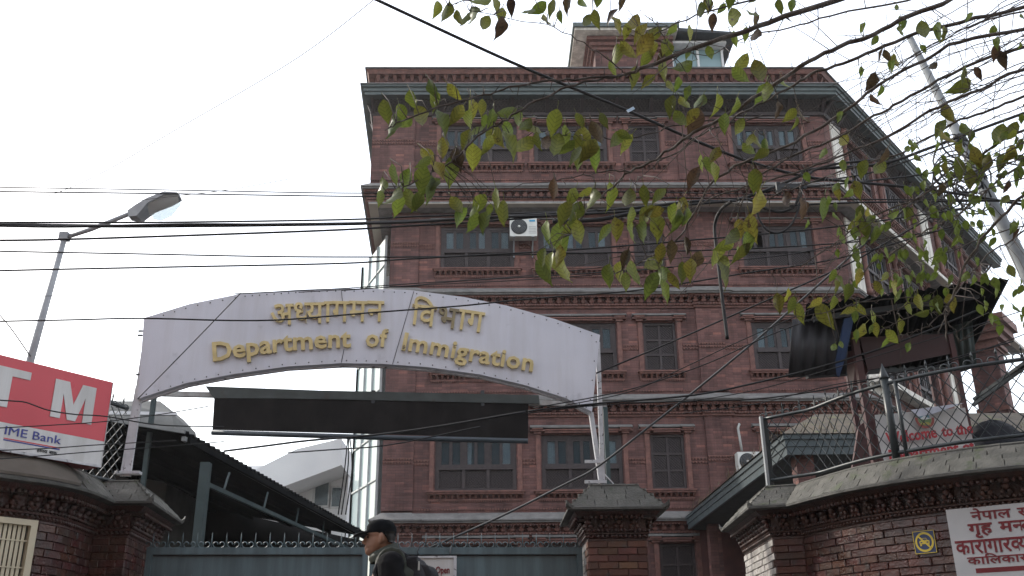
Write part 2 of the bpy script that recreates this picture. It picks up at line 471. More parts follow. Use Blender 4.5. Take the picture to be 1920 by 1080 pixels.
def make_window(w, h, seed):
    """six narrow panes in three casements over three lattice screens; local frame: x along the wall, y into it, z up from the opening's foot"""
    r = random.Random(seed); x0, x1 = -w/2, w/2
    lz0, lz1, pz0, pz1 = .075, .075+h*.335, .075+h*.335+.13, h-.13
    m = MB(); y0, y1 = .05, .15
    m.box(x0, x0+.11, y0, y1, 0, h); m.box(x1-.11, x1, y0, y1, 0, h)
    m.box(x0+.11, x1-.11, y0, y1, h-.10, h); m.box(x0+.11, x1-.11, y0, y1, 0, .075); m.box(x0+.11, x1-.11, y0-.03, y1, lz1, pz0-.03)
    iw = (w-.22); cw = iw/3
    for i in (1, 2): m.box(x0+.11+cw*i-.045, x0+.11+cw*i+.045, y0-.012, y1, pz0-.03, h-.10); m.box(x0+.11+cw*i-.045, x0+.11+cw*i+.045, y0-.012, y1, .075, lz1)
    panes = []
    for i in range(3):
        a = x0+.11+cw*i + (.045 if i else 0); b = x0+.11+cw*(i+1) - (.045 if i < 2 else 0)
        st = .055; mid = (a+b)/2
        for xa, xb in ((a, a+st), (mid-st*.75, mid+st*.75), (b-st, b)): m.box(xa, xb, y0+.018, y1-.02, pz0-.03, h-.10)
        m.box(a+st, b-st, y0+.02, y1-.025, pz0-.03, pz0+.02); m.box(a+st, b-st, y0+.02, y1-.025, h-.16, h-.10)
        panes += [(a+st, mid-st*.75), (mid+st*.75, b-st)]
    root = m.build('window', dark_wood)
    for k, (a, b) in enumerate(panes):
        if seed == 65 and k in (0, 1): continue        # one casement of the right third-storey window stands open
        p = MB(); p.box(a, b, .095, .101, pz0+.02, h-.16); p.build('pane', pane_glass, root, world_coords=False)
    for i in range(3):
        a = x0+.11+cw*i + (.045 if i else 0); b = x0+.11+cw*(i+1) - (.045 if i < 2 else 0)
        l_ = MB(); lattice(l_, a, b, .075, lz1, .085); l_.build('lattice_screen', dark_wood, root, world_coords=False)
    for k in range(6):
        if ((k in (0, 5) and r.random() < .75) or r.random() < .3) and not (seed == 65 and k < 2):
            a, b = panes[k]
            c = MB(); n = 8; wv = b-a; wid = wv*r.choice((1, 1, .75, .55)); fl = r.random() < .5
            base = a if (k == 0) or fl else b-wid
            V = []
            for j in range(n+1):
                xx = base + wid*j/n; yy = .118 + .012*math.sin(j*2.4+k)
                V += [(xx, yy, pz0), (xx + (0.02 if j else 0), yy, h-.12)]
            c.add(V, [(2*j, 2*j+2, 2*j+3, 2*j+1) for j in range(n)], True)
            c.build('curtain', curtain_cloth, root, world_coords=False)
    return root
def make_lattice_window(w, h):
    x0, x1 = -w/2, w/2; m = MB(); y0, y1 = .05, .15
    m.box(x0, x0+.075, y0, y1, 0, h); m.box(x1-.075, x1, y0, y1, 0, h)
    m.box(x0+.075, x1-.075, y0, y1, h-.075, h); m.box(x0+.075, x1-.075, y0, y1, 0, .06)
    m.box(-.035, .035, y0+.01, y1, .06, h-.075)
    hh = (h-.135)/3
    for i in (1, 2):
        for a, b in ((x0+.075, -.035), (.035, x1-.075)): m.box(a, b, y0+.012, y1, .06+hh*i-.03, .06+hh*i+.03)
    root = m.build('lattice_window', dark_wood)
    for i in range(3):
        za, zb = .06+hh*i+(.03 if i else 0), .06+hh*(i+1)-(.03 if i < 2 else 0)
        for a, b in ((x0+.075, -.035), (.035, x1-.075)):
            l_ = MB(); lattice(l_, a, b, za, zb, .085); l_.build('lattice_screen', dark_wood, root, world_coords=False)
    bk = MB(); bk.quad((x0+.03, .149, .03), (x1-.03, .149, .03), (x1-.03, .149, h-.03), (x0+.03, .149, h-.03)); bk.build('dark_backing', dark_room, root, world_coords=False)  # dark sheet in place of the unlit room behind the lattice
    return root
def corbel_row(mb, x0, x1, y, z, step=.155, w=.075, d=.10, h=.13):
    n = max(2, int((x1-x0)/step)); st = (x1-x0)/n
    for i in range(n+1):
        x = x0 + st*i
        mb.add([(x-w/2, y, z), (x+w/2, y, z), (x+w/2, y-d, z), (x-w/2, y-d, z), (x-w*.18, y, z-h), (x+w*.18, y, z-h), (x+w*.18, y-d*.35, z-h), (x-w*.18, y-d*.35, z-h)],
               [(0,1,2,3), (0,3,7,4), (3,2,6,7), (2,1,5,6), (4,7,6,5)])
def bead_row(mb, x0, x1, y, z, step=.07, w=.045, d=.03, h=.04):
    n = max(2, int((x1-x0)/step)); st = (x1-x0)/n
    for i in range(n):
        x = x0 + st*(i+.5); mb.box(x-w/2, x+w/2, y-d, y, z, z+h)
def make_surround(w, h, wide=True):
    s = MB()
    for sg in (-1, 1):   # thin jambs, caps
        a, b = sorted((sg*(w/2+.03), sg*(w/2+.15))); s.box(a, b, -.045, .02, .0, h+.02)
        a, b = sorted((sg*(w/2-.09), sg*(w/2+.30))); s.box(a, b, -.14, .02, h+.08, h+.12); s.box(a+.04, b-.04, -.17, .02, h+.12, h+.17)
        a, b = sorted((sg*(w/2), sg*(w/2+.2))); s.box(a, b, -.10, .02, h+.02, h+.08)
    s.box(-w/2+.09, w/2-.09, -.09, .02, h+.03, h+.10); s.box(-w/2+.09, w/2-.09, -.13, .02, h+.10, h+.14)
    bead_row(s, -w/2+.1, w/2-.1, -.09, h+.035, .06, .04, .03, .045)
    return s
def make_sill(w):
    s = MB(); s.box(-w/2-.22, w/2+.22, -.17, .02, -.05, -.005); s.box(-w/2-.19, w/2+.19, -.14, .02, -.10, -.05)
    corbel_row(s, -w/2-.15, w/2+.15, -.01, -.10, .15, .08, .11, .11); s.box(-w/2-.17, w/2+.17, -.035, .02, -.25, -.21); bead_row(s, -w/2-.16, w/2+.16, -.01, -.285, .06, .035, .025, .03)
    return s
def lintel_top(w, h):
    s = MB()
    for a, b, dy in ((-w/2-.30, -w/2+.10, .19), (w/2-.10, w/2+.30, .19), (-w/2+.10, w/2-.10, .15)):
        s.hexa([(a,-dy,h+.171),(b,-dy,h+.171),(b,.02,h+.171),(a,.02,h+.171),(a,-dy,h+.20),(b,-dy,h+.20),(b,.02,h+.29),(a,.02,h+.29)])
    return s
def tree_copy(src, loc, rz):
    c = copy_of(src, bld, location=loc, rotation_euler=(0,0,rz))
    for ch in src.children: copy_of(ch, c)
    return c
OFF = Vector(bld.location)
for f in range(5):
    z0, z1 = FLOORS[f]; h = z1-z0; Y = 25.45 if f == 3 else 26.0
    parts = {}
    spots = [(x, Y, z0, 0.0, 'lat' if w < 1.2 else 'wide', w) for x, w in WX[f]]
    ob, up = (B1, 3) if f == 3 else (B0, 0)
    for u in CHW[f]:
        p = ob + DC*u; spots.append((p.x, p.y, z0-.1, CH_ANG, 'ch', 2.1))
    for k, (x, y, z, rz, kd, w) in enumerate(spots):
        loc = Vector((x, y, z)) - OFF
        hh = h + .22 if kd == 'ch' else h
        key = (kd, w)
        fresh = key not in parts
        if kd == 'lat':
            if fresh:
                o = make_lattice_window(w, hh); o.parent = bld
            else: o = tree_copy(parts[key][0], loc, rz)
        else:
            # each wide window keeps its own curtains
            o = make_window(w, hh, f*31+k); o.parent = bld
        o.location = loc; o.rotation_euler = (0,0,rz)
        if fresh:
            a = make_surround(w, hh).build('window_surround', terracotta, bld, world_coords=False); b = make_sill(w).build('window_sill', terracotta, bld, world_coords=False)
            c = lintel_top(w, hh).build('window_hood', slate_far, bld, world_coords=False)
            parts[key] = (o, a, b, c)
        else:
            a, b, c = (copy_of(q, bld) for q in parts[key][1:])
        for q in (a, b, c): q.location = loc; q.rotation_euler = (0,0,rz)

# cornices: sloping slate weathering over corbel and bead courses, carried round the chamfer
def cornice(path, z, out, name='cornice', soffit=False):
    """z: top of the slate where it meets the wall"""
    m = MB(); sweep(m, path, [(-.02, z-.30), (out-.04, z-.30), (out-.04, z-.255), (out, z-.25), (out, z-.215), (-.02, z)]); m.build(name, slate_far, bld)
    m = MB()
    sweep(m, path, [(-.02, z-.345), (out-.12, z-.345), (out-.08, z-.301), (-.02, z-.301)])
    sweep(m, path, [(-.02, z-.66), (.05, z-.66), (.05, z-.60), (.09, z-.57), (.09, z-.545), (-.02, z-.545)])
    m.build('terracotta_band', terracotta, bld)
    c = MB()
    for p, t, n in along(path, .235, .1):
        q = lambda a, b, zz: (p.x + t.x*a + n.x*b, p.y + t.y*a + n.y*b, zz)
        zt, zb, w = z-.346, z-.53, .055
        c.add([q(-w,0,zt), q(w,0,zt), q(w,out-.14,zt), q(-w,out-.14,zt), q(-w*.5,0,zb), q(w*.5,0,zb), q(w*.5,.06,zb), q(-w*.5,.06,zb)], [(0,1,2,3),(0,3,7,4),(3,2,6,7),(2,1,5,6),(4,7,6,5)])
        c.add([q(-w*1.5,0,zt-.11), q(w*1.5,0,zt-.11), q(w*1.5,.11,zt-.10), q(-w*1.5,.11,zt-.10), q(-w,0,zt-.16), q(w,0,zt-.16), q(w,.09,zt-.16), q(-w,.09,zt-.16)], [(0,1,2,3),(0,3,7,4),(3,2,6,7),(2,1,5,6),(4,7,6,5)])
    for p, t, n in along(path, .085, .02):
        q = lambda a, b, zz: (p.x + t.x*a + n.x*b, p.y + t.y*a + n.y*b, zz)
        for zz, d, hh in ((z-.595, .115, .045), (z-.375, out-.085, .028)):
            c.hexa([q(-.025,0,zz),q(.025,0,zz),q(.025,d,zz),q(-.025,d,zz),q(-.025,0,zz+hh),q(.025,0,zz+hh),q(.025,d,zz+hh),q(-.025,d,zz+hh)])
    c.build('corbel_course', terracotta, bld, kind='stuff')
def broken(path_front_y, xa, xb, proj):
    return None
def stepped(A, B, U, proj=.07):
    """front line with its pilaster breaks"""
    x = [(A.x-.0, A.y-proj), (-2.17, A.y-proj), (-2.17, A.y), (5.80, A.y), (5.80, A.y-proj), (6.56, A.y-proj), (6.56, A.y), (B.x, B.y)]
    return [A + DL*12 + Vector((-.0,0))] + [Vector(p) for p in x] + [B + DC*U]
for z in (4.81, 8.02, 11.20): cornice(stepped(A0, B0, LOW_U), z, .30)
cornice([A1 + DL*12, A1, B1, B1 + NC*.0 + DC*UP_U], 14.34, .26)
# mid-height belts of two toothed courses
bl = MB()
def belt(x0, x1, y, z):
    bl.box(x0, x1, y-.03, y+.01, z+.055, z+.08); bl.box(x0, x1, y-.03, y+.01, z-.035, z-.012)
    bead_row(bl, x0, x1, y, z+.015, .075, .04, .03, .04); bead_row(bl, x0, x1, y, z-.075, .075, .04, .03, .04)
for f, zz in ((0, at(740,868,26).z), (1, at(1130,652,26).z), (2, at(740,463,26).z)):
    belt(-3.0, -2.17, 25.93, zz+.04); belt(5.80, 6.56, 25.93, zz+.04)
    xs = [-2.17] + [v for x, w in WX[f] for v in (x-w/2-.16, x+w/2+.16)] + [10.3]
    xs2 = list(zip(xs[0::2], xs[1::2]))
    for a, b in xs2:
        if a < 5.8 < b: belt(a, 5.8, 26, zz); belt(6.56, b, 26, zz)
        else: belt(a, b, 26, zz)
zz = at(740,270,25.45).z
belt(-3.6, -2.33, 25.39, zz+.03)
for a, b in ((-2.33, -1.69), (.9, 1.09), (3.6, 3.96), (5.2, 5.55), (6.3, 7.1), (9.5, 10.0)): belt(a, b, 25.45, zz)
for a, b in ((4.86, 6.0),): pass
bl.build('belt_course', terracotta, bld, kind='stuff')
ft = MB()
for z in (4.86, 8.07, 11.25): bead_row(ft, -3.0, 10.3, 26, z, .075, .04, .035, .045)
bead_row(ft, -3.6, 10.0, 25.45, 14.39, .075, .04, .035, .045)
ft.build('toothed_course', terracotta, bld, kind='stuff')
# projecting slab of the top storey and its plastered soffit
sl_path = [A0 + DL*14, A0, B0, B0 + DC*19.2]
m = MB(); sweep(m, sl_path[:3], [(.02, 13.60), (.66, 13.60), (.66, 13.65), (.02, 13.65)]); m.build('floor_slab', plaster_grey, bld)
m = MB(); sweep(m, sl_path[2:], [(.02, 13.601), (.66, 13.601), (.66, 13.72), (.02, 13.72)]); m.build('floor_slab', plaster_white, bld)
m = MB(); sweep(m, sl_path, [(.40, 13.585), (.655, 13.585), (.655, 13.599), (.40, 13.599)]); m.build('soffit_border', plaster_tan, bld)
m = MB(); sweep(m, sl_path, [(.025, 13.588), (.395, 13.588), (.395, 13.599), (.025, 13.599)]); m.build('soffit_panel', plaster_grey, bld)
m = MB()
p0, p1 = B0 + DC*LOW_U, B0 + DC*19.2
m.add([(p0.x,p0.y,13.60),(p1.x,p1.y,13.60),(p1.x-9,p1.y+8,13.60),(p0.x-9,p0.y+8,13.60)], [(0,1,2,3)]); m.build('loggia_ceiling', plaster_tan, bld)
m = MB()
q = [B1 + DC*UP_U, B0 + NC*.6 + DC*19.1]
# lower slab edge on the chamfer
for z in (8.35,):
    pth = [B0 + DC*.3, B0 + DC*LOW_U]
    sweep(m, pth, [(.02, z-.0), (.42, z-.0), (.42, z+.16), (.02, z+.16)])
m.build('floor_slab', plaster_white, bld)
# white plaster strips on the chamfer
m = MB()
def strip(o, u0, u1, z0, z1, d=.05):
    a, b = o + DC*u0, o + DC*u1
    m = MB(); m.hexa([(a.x,a.y,z0),(a.x+NC.x*d,a.y+NC.y*d,z0),(b.x+NC.x*d,b.y+NC.y*d,z0),(b.x,b.y,z0),(a.x,a.y,z1),(a.x+NC.x*d,a.y+NC.y*d,z1),(b.x+NC.x*d,b.y+NC.y*d,z1),(b.x,b.y,z1)])
    m.build('plaster_strip', plaster_white, bld)
for z0, z1 in ((4.9, 7.3), (8.1, 10.5), (11.3, 13.5)):
    strip(B0, .25, 1.15, z0, z1); strip(B0, 8.6, 9.6, z0, z1)
strip(B1, .45, 1.25, 14.4, 16.7); strip(B1, 8.6, 9.5, 14.4, 16.7); strip(B1, 16.3, 17.15, 14.4, 16.7)
# slender carved half-columns beside the chamfer windows
m = MB()
for o, zs, us in ((B0, ((4.9,7.2),(8.1,10.5),(11.3,13.5)), (1.35, 4.3, 7.6)), (B1, ((14.4,16.7),), (1.4, 4.35, 7.6, 10.3, 13.45, 16.1))):
    for z0, z1 in zs:
        for u in us:
            p = o + DC*u + NC*.06
            m = MB(); m.lathe((p.x,p.y,z0), [(.13,0),(.13,.15),(.09,.2),(.085,(z1-z0)*.5),(.10,(z1-z0)*.52),(.08,(z1-z0)-.25),(.13,(z1-z0)-.18),(.15,z1-z0)], 8); m.build('half_column', terracotta, bld)
# corner pier that carries the far end of the slab
m = MB(); pc = Vector((19.55, 36.35))
def sq(c, hw, z0, z1):
    a, b = DC*hw, NC*hw
    P = [c-a-b, c+a-b, c+a+b, c-a+b]
    m.hexa([(p.x,p.y,z0) for p in (P[0],P[1],P[2],P[3])] + [(p.x,p.y,z1) for p in P])
sq(pc, .52, 0, 12.3); m.build('corner_pier', brick_far, bld, fix=True)
m = MB()
for hw, z0, z1 in ((.58,12.3,12.4),(.68,12.4,12.55),(.62,12.55,12.7),(.8,12.7,12.95),(.95,12.95,13.25),(1.1,13.25,13.58)): sq(pc, hw, z0, z1)
m.build('pier_capital', terracotta, bld, fix=True)
m = MB(); sq(pc, .6, 9.9, 10.05); m.build('pier_band', terracotta, bld, fix=True)

# attic: leaning lattice under the eave
LZ0, LZ1, LEAN = 16.68, 17.14, 1.05
attic_wood = pmat('greyed_attic_wood', (.060,.050,.048), (.040,.034,.033), scale=9, rough=.8); mesh_l = MB(); lattice(mesh_l, -.47, .47, 0, LZ1-LZ0, 0, .10, .036, .018, LEAN); me_l = mesh_l.mesh('attic_lattice'); me_l.materials.append(attic_wood)
post = MB(); post.hexa([(-.05,-.03,0),(.05,-.03,0),(.05,.05,0),(-.05,.05,0),(-.05,-.03-LEAN*.47,.47),(.05,-.03-LEAN*.47,.47),(.05,.05-LEAN*.47,.47),(-.05,.05-LEAN*.47,.47)])
me_p = post.mesh('attic_post'); me_p.materials.append(dark_wood)
bk = MB()
for (o, t, L, rz) in ((A1 - DL*0, Vector((1,0)), B1.x-A1.x, 0.0), (B1, DC, UP_U, CH_ANG), (A1 + DL*6, -DL, 6.0, math.atan2(-DL.y, -DL.x))):
    n = round(L/1.04); st = L/n
    nrm = Vector((t.y, -t.x))
    for i in range(n):
        p = o + t*(st*(i+.5)) + nrm*.03
        link('attic_lattice', me_l, bld, Vector((p.x, p.y, LZ0))-OFF, rz).scale = (st/1.02, .4 if t.y < -.5 else 1, 1)
    for i in range(n+1):
        p = o + t*(st*i) + nrm*.05; link('attic_post', me_p, bld, Vector((p.x, p.y, LZ0-.04))-OFF, rz).scale = (1, .4 if t.y < -.5 else 1, 1)
    a, b = o + nrm*.012, o + t*L + nrm*.012
    lean_ = .15 if t.y < -.5 else .44; ta, tb = a + nrm*lean_, b + nrm*lean_
    bk.quad((a.x,a.y,LZ0+.02), (b.x,b.y,LZ0+.02), (tb.x,tb.y,LZ1), (ta.x,ta.y,LZ1))
bk.build('dark_backing', dark_room, bld)  # dark colour stands for the unlit space behind the attic lattice
m = MB(); sweep(m, up_path, [(-.02,LZ0-.10),(.07,LZ0-.10),(.10,LZ0-.0),(-.02,LZ0-.0)]); m.build('attic_rail', dark_wood, bld)
m = MB()
ev = [A1 + DL*16 + Vector((.36,0)), A1 + Vector((.36,0)), B1, B1 + DC*(UP_U+.6)]
sweep(m, ev, [(.30,16.98),(.60,16.98),(.60,17.08),(.64,17.09),(.64,17.20),(.70,17.21),(.70,17.28),(.30,17.28)])
m.build('eave_fascia', green_steel, bld)
m = MB(); sweep(m, ev, [(.002,17.281),(.74,17.281),(.74,17.305),(.002,17.48)]); m.build('eave_roof', pmat('grey_tin', (.22,.22,.22), (.13,.13,.13), scale=3, rough=.7), bld)
# parapet with its own corbelled cornice
m = MB(); sweep(m, up_path, [(-.22,17.5),(.0,17.5),(.0,18.12),(-.22,18.12)]); m.build('parapet', brick_far, bld)
m = MB(); sweep(m, up_path, [(-.25,18.121),(.30,18.121),(.30,18.17),(-.25,18.17)]); m.build('parapet_coping', pmat('dark_coping', (.12,.11,.11), (.08,.075,.075), rough=.8), bld)
m = MB(); sweep(m, up_path, [(.001,17.98),(.20,17.98),(.26,18.119),(.001,18.119)]); sweep(m, up_path, [(.001,17.60),(.06,17.60),(.06,17.66),(.001,17.66)]); m.build('terracotta_band', terracotta, bld)
c = MB()
for p, t, n in along(up_path[1:], .26, .1):
    q = lambda a, b, zz: (p.x + t.x*a + n.x*b, p.y + t.y*a + n.y*b, zz)
    zt, zb, w = 17.98, 17.82, .07
    c.add([q(-w,0,zt), q(w,0,zt), q(w,.15,zt), q(-w,.15,zt), q(-w*.5,0,zb), q(w*.5,0,zb), q(w*.5,.05,zb), q(-w*.5,.05,zb)], [(0,1,2,3),(0,3,7,4),(3,2,6,7),(2,1,5,6),(4,7,6,5)])
for p, t, n in along(up_path[1:], .09, .02):
    q = lambda a, b, zz: (p.x + t.x*a + n.x*b, p.y + t.y*a + n.y*b, zz)
    c.hexa([q(-.028,0,17.71),q(.028,0,17.71),q(.028,.07,17.71),q(-.028,.07,17.71),q(-.028,0,17.77),q(.028,0,17.77),q(.028,.07,17.77),q(-.028,.07,17.77)])
c.build('corbel_course', terracotta, bld, kind='stuff')
m = MB(); m.add([(A1.x,A1.y,17.45),(B1.x,B1.y,17.45),(B1.x+DC.x*UP_U,B1.y+DC.y*UP_U,17.45),(A1.x+DL.x*16,A1.y+DL.y*16,17.45)],[(0,1,2,3)]); m.build('roof_deck', plaster_grey, bld)
# the fifth-floor side of the roof: stair tower with white soffit and glazed end
TY = 29.0
tx0, tx1 = at(1117,125,TY).x, at(1262,125,TY).x
tz0, tz1 = 17.4, at(1110,76,TY).z
m = MB(); m.box(tx0, tx1, TY, TY+5, tz0, tz1); m.build('tower_wall', brick_far, bld)
m = MB()
for z, d in ((tz1-.15,.30),(tz1-.32,.2),(tz1-.45,.1)): m.box(tx0-d, tx1+.02, TY-d, TY-.001, z, z+.13); m.box(tx0-d, tx0-.001, TY, TY+5, z, z+.13)
m.build('tower_cornice', terracotta, bld)
rz0 = tz1+.02
m = MB(); m.box(tx0-.75, tx1+.15, TY-.6, TY+5, rz0, rz0+.10); m.build('tower_soffit', plaster_white, bld)
m = MB(); m.box(tx0-.82, tx1+.2, TY-.68, TY+5.2, rz0+.101, rz0+.26); m.build('tower_roof', green_steel, bld)
m = MB(); gx1 = at(1360,125,TY).x; gz1 = at(1300,84,TY).z
m.box(tx1+.02, gx1, TY+.3, TY+.32, tz0, gz1); m.build('tower_glazing', glassmat('teal_glass', (.22,.33,.35), .9), bld)
m = MB()
for px in (1263, 1312, 1358):
    x = at(px,110,TY).x; m.box(x-.04, x+.04, TY+.22, TY+.299, tz0, gz1)
m.box(tx1-.05, gx1+.1, TY-.1, TY+4, gz1, gz1+.1)
m.build('glazing_frame', pmat('white_frame', (.7,.7,.7), rough=.5), bld)
m = MB(); m.hexa([(tx1-.1,TY-.5,gz1+.25),(gx1+.4,TY-.5,gz1+.1),(gx1+.4,TY+4,gz1+.1),(tx1-.1,TY+4,gz1+.25),(tx1-.1,TY-.5,gz1+.40),(gx1+.4,TY-.5,gz1+.18),(gx1+.4,TY+4,gz1+.18),(tx1-.1,TY+4,gz1+.40)]); m.build('canopy_roof', black_metal, bld)
# glass stair bay on the left flank
m = MB(); GB = [Vector((-3.25,27.0)), Vector((-4.3,29.5)), Vector((-4.32,37.0)), Vector((-3.4,38.0))]
for a, b in zip(GB[:-1], GB[1:]): m.quad((b.x,b.y,3.0),(a.x,a.y,3.0),(a.x,a.y,13.3),(b.x,b.y,13.3))
m.build('glass_bay', curtain_glass, bld)
m = MB(); steel = pmat('pale_steel', (.42,.45,.45), (.33,.36,.36), rough=.5)
for a, b in zip(GB[:3], GB[1:4]):
    L = (b-a).length; n = 3 if L > 2 else 1
    for i in range(n+1):
        p = a + (b-a)*(i/n); m.box(p.x-.035, p.x+.035, p.y-.06, p.y+.01, 3.0, 13.3)
    for z in (4.6, 5.9, 7.2, 8.5, 9.8, 11.1, 12.4): m.beam((a.x,a.y-.03,z), (b.x,b.y-.03,z), .05, .05)
m.build('glazing_frame', steel, bld)
m = MB(); m.box(-3.9,-3.0,30,37,3,13.2); m.build('bay_core', pmat('bay_inside', (.55,.57,.57), rough=.9), bld)
# ------------------------------------------------------------------ street-side walls, gate pillars and gate
brick_core = brickmat('wall_brick_core', (.055,.021,.017), (.042,.018,.015), (.038,.022,.018), bw=.222, rh=.0735, ms=.008, rough=.6)
brick_red = pmat('glazed_red_brick', (.072,.022,.016), (.034,.014,.012), scale=5, rough=.30, bump=.35, bscale=45, rand=.36, spec=.55, spots=((.030,.020,.018), 7, .60))
brick_worn = pmat('worn_brick', (.105,.043,.026), (.062,.027,.019), scale=5, rough=.55, bump=.35, bscale=45, rand=.36, spec=.4, spots=((.06,.042,.036), 7, .64))
carved = pmat('carved_terracotta', (.070,.026,.019), (.032,.016,.013), scale=11, rough=.34, bump=.6, bscale=50, rand=.25, spec=.5)
slate = pmat('mossy_slate', (.092,.088,.076), (.056,.054,.046), scale=5, rough=.75, bump=.45, bscale=40, rand=.18, spots=((.055,.062,.036), 4.5, .58))
coping_render = pmat('cement_render', (.105,.088,.072), (.066,.056,.047), scale=2.6, rough=.85, bump=.3, spots=((.09,.075,.06), 3, .62))
slate_trim = pmat('dark_slate_edge', (.075,.072,.064), (.042,.041,.037), scale=8, rough=.7, bump=.3)
gate_paint = pmat('blue_grey_gate_paint', (.115,.165,.185), (.095,.140,.158), scale=2.2, rough=.42, spots=((.075,.085,.085), 11, .70), bump=.06, bscale=8)
white_steel = pmat('chipped_white_paint', (.55,.55,.57), (.40,.40,.42), scale=9, rough=.5, spots=((.10,.09,.09), 22, .62))

streak(gate_paint, .70, 7, .5)
def unit_brick(name, mat, seed, bev=.06):
    r = random.Random(seed); j = lambda: r.uniform(-.018, .018)
    m = MB(); m.hexa([(-.5+j(),-.5+j(),-.5+j()*2),(.5+j(),-.5+j(),-.5+j()*2),(.5,.5,-.5),(-.5,.5,-.5),(-.5+j(),-.5+j(),.5+j()*2),(.5+j(),-.5+j(),.5+j()*2),(.5,.5,.5),(-.5,.5,.5)])
    me = m.mesh(name); me.materials.append(mat)
    bm = bmesh.new(); bm.from_mesh(me)
    bmesh.ops.bevel(bm, geom=[e for e in bm.edges if all(v.co.y < .1 for v in e.verts)], offset=.05, segments=1, affect='EDGES'); bm.to_mesh(me); bm.free()
    return me
BR_RED = [unit_brick('brick', brick_red, i) for i in range(4)]
BR_WORN = [unit_brick('brick', brick_worn, 10+i) for i in range(4)]
pale_brick = pmat('pale_grey_brick', (.44,.42,.40), (.27,.25,.235), scale=7, rough=.5, bump=.35, bscale=45, rand=.22, spots=((.15,.12,.11), 9, .60))  # paler bricks, laid only on the left-facing sides
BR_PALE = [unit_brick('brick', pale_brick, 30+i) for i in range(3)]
SLATE = [unit_brick('slate', slate, 20+i) for i in range(3)]
def frame(x, y, z):      # 3x3 from axes
    return Matrix((x, y, z)).transposed()
def place(name, me, parent, c, ax, ay, az, sx, sy, sz):
    o = bpy.data.objects.new(name, me); COL.objects.link(o); o.parent = parent
    m = frame(Vector(ax)*sx, Vector(ay)*sy, Vector(az)*sz).to_4x4()
    m.translation = Vector(c) - root_of(parent).location
    o.matrix_local = m
    return o
def bracket_mesh():
    m = MB()
    m.hexa([(-.04,-.10,.085),(.04,-.10,.085),(.04,0,.085),(-.04,0,.085),(-.045,-.115,.115),(.045,-.115,.115),(.045,0,.115),(-.045,0,.115)])
    m.lathe((0,-.06,.05), [(.015,-.02),(.036,0),(.036,.022),(.02,.034)], 8)
    m.lathe((-.030,-.045,.015), [(.008,-.022),(.026,-.005),(.022,.02),(.008,.03)], 6)
    m.lathe((.030,-.045,.015), [(.008,-.022),(.026,-.005),(.022,.02),(.008,.03)], 6)
    m.hexa([(-.02,-.03,-.03),(.02,-.03,-.03),(.02,0,-.03),(-.02,0,-.03),(-.035,-.06,.0),(.035,-.06,.0),(.035,0,.0),(-.035,0,.0)])
    me = m.mesh('bracket'); me.materials.append(carved); return me
def bead_mesh():
    m = MB(); m.lathe((0,-.012,0), [(.008,-.022),(.021,-.008),(.021,.008),(.008,.022)], 6); me = m.mesh('bead'); me.materials.append(carved); return me
BRACKET, BEAD = bracket_mesh(), bead_mesh()
def catmull(pts, n=5):
    P = [Vector(p) for p in pts]; out = []
    for i in range(len(P)-1):
        p0, p1, p2, p3 = P[max(i-1,0)], P[i], P[i+1], P[min(i+2,len(P)-1)]
        for k in range(n):
            t = k/n
            out.append(.5*((2*p1) + (p2-p0)*t + (2*p0-5*p1+4*p2-p3)*t*t + (-p0+3*p1-3*p2+p3)*t**3))
    return out + [P[-1]]
EAVE, TOP, FACE_OFF = 2.60, 2.83, .25
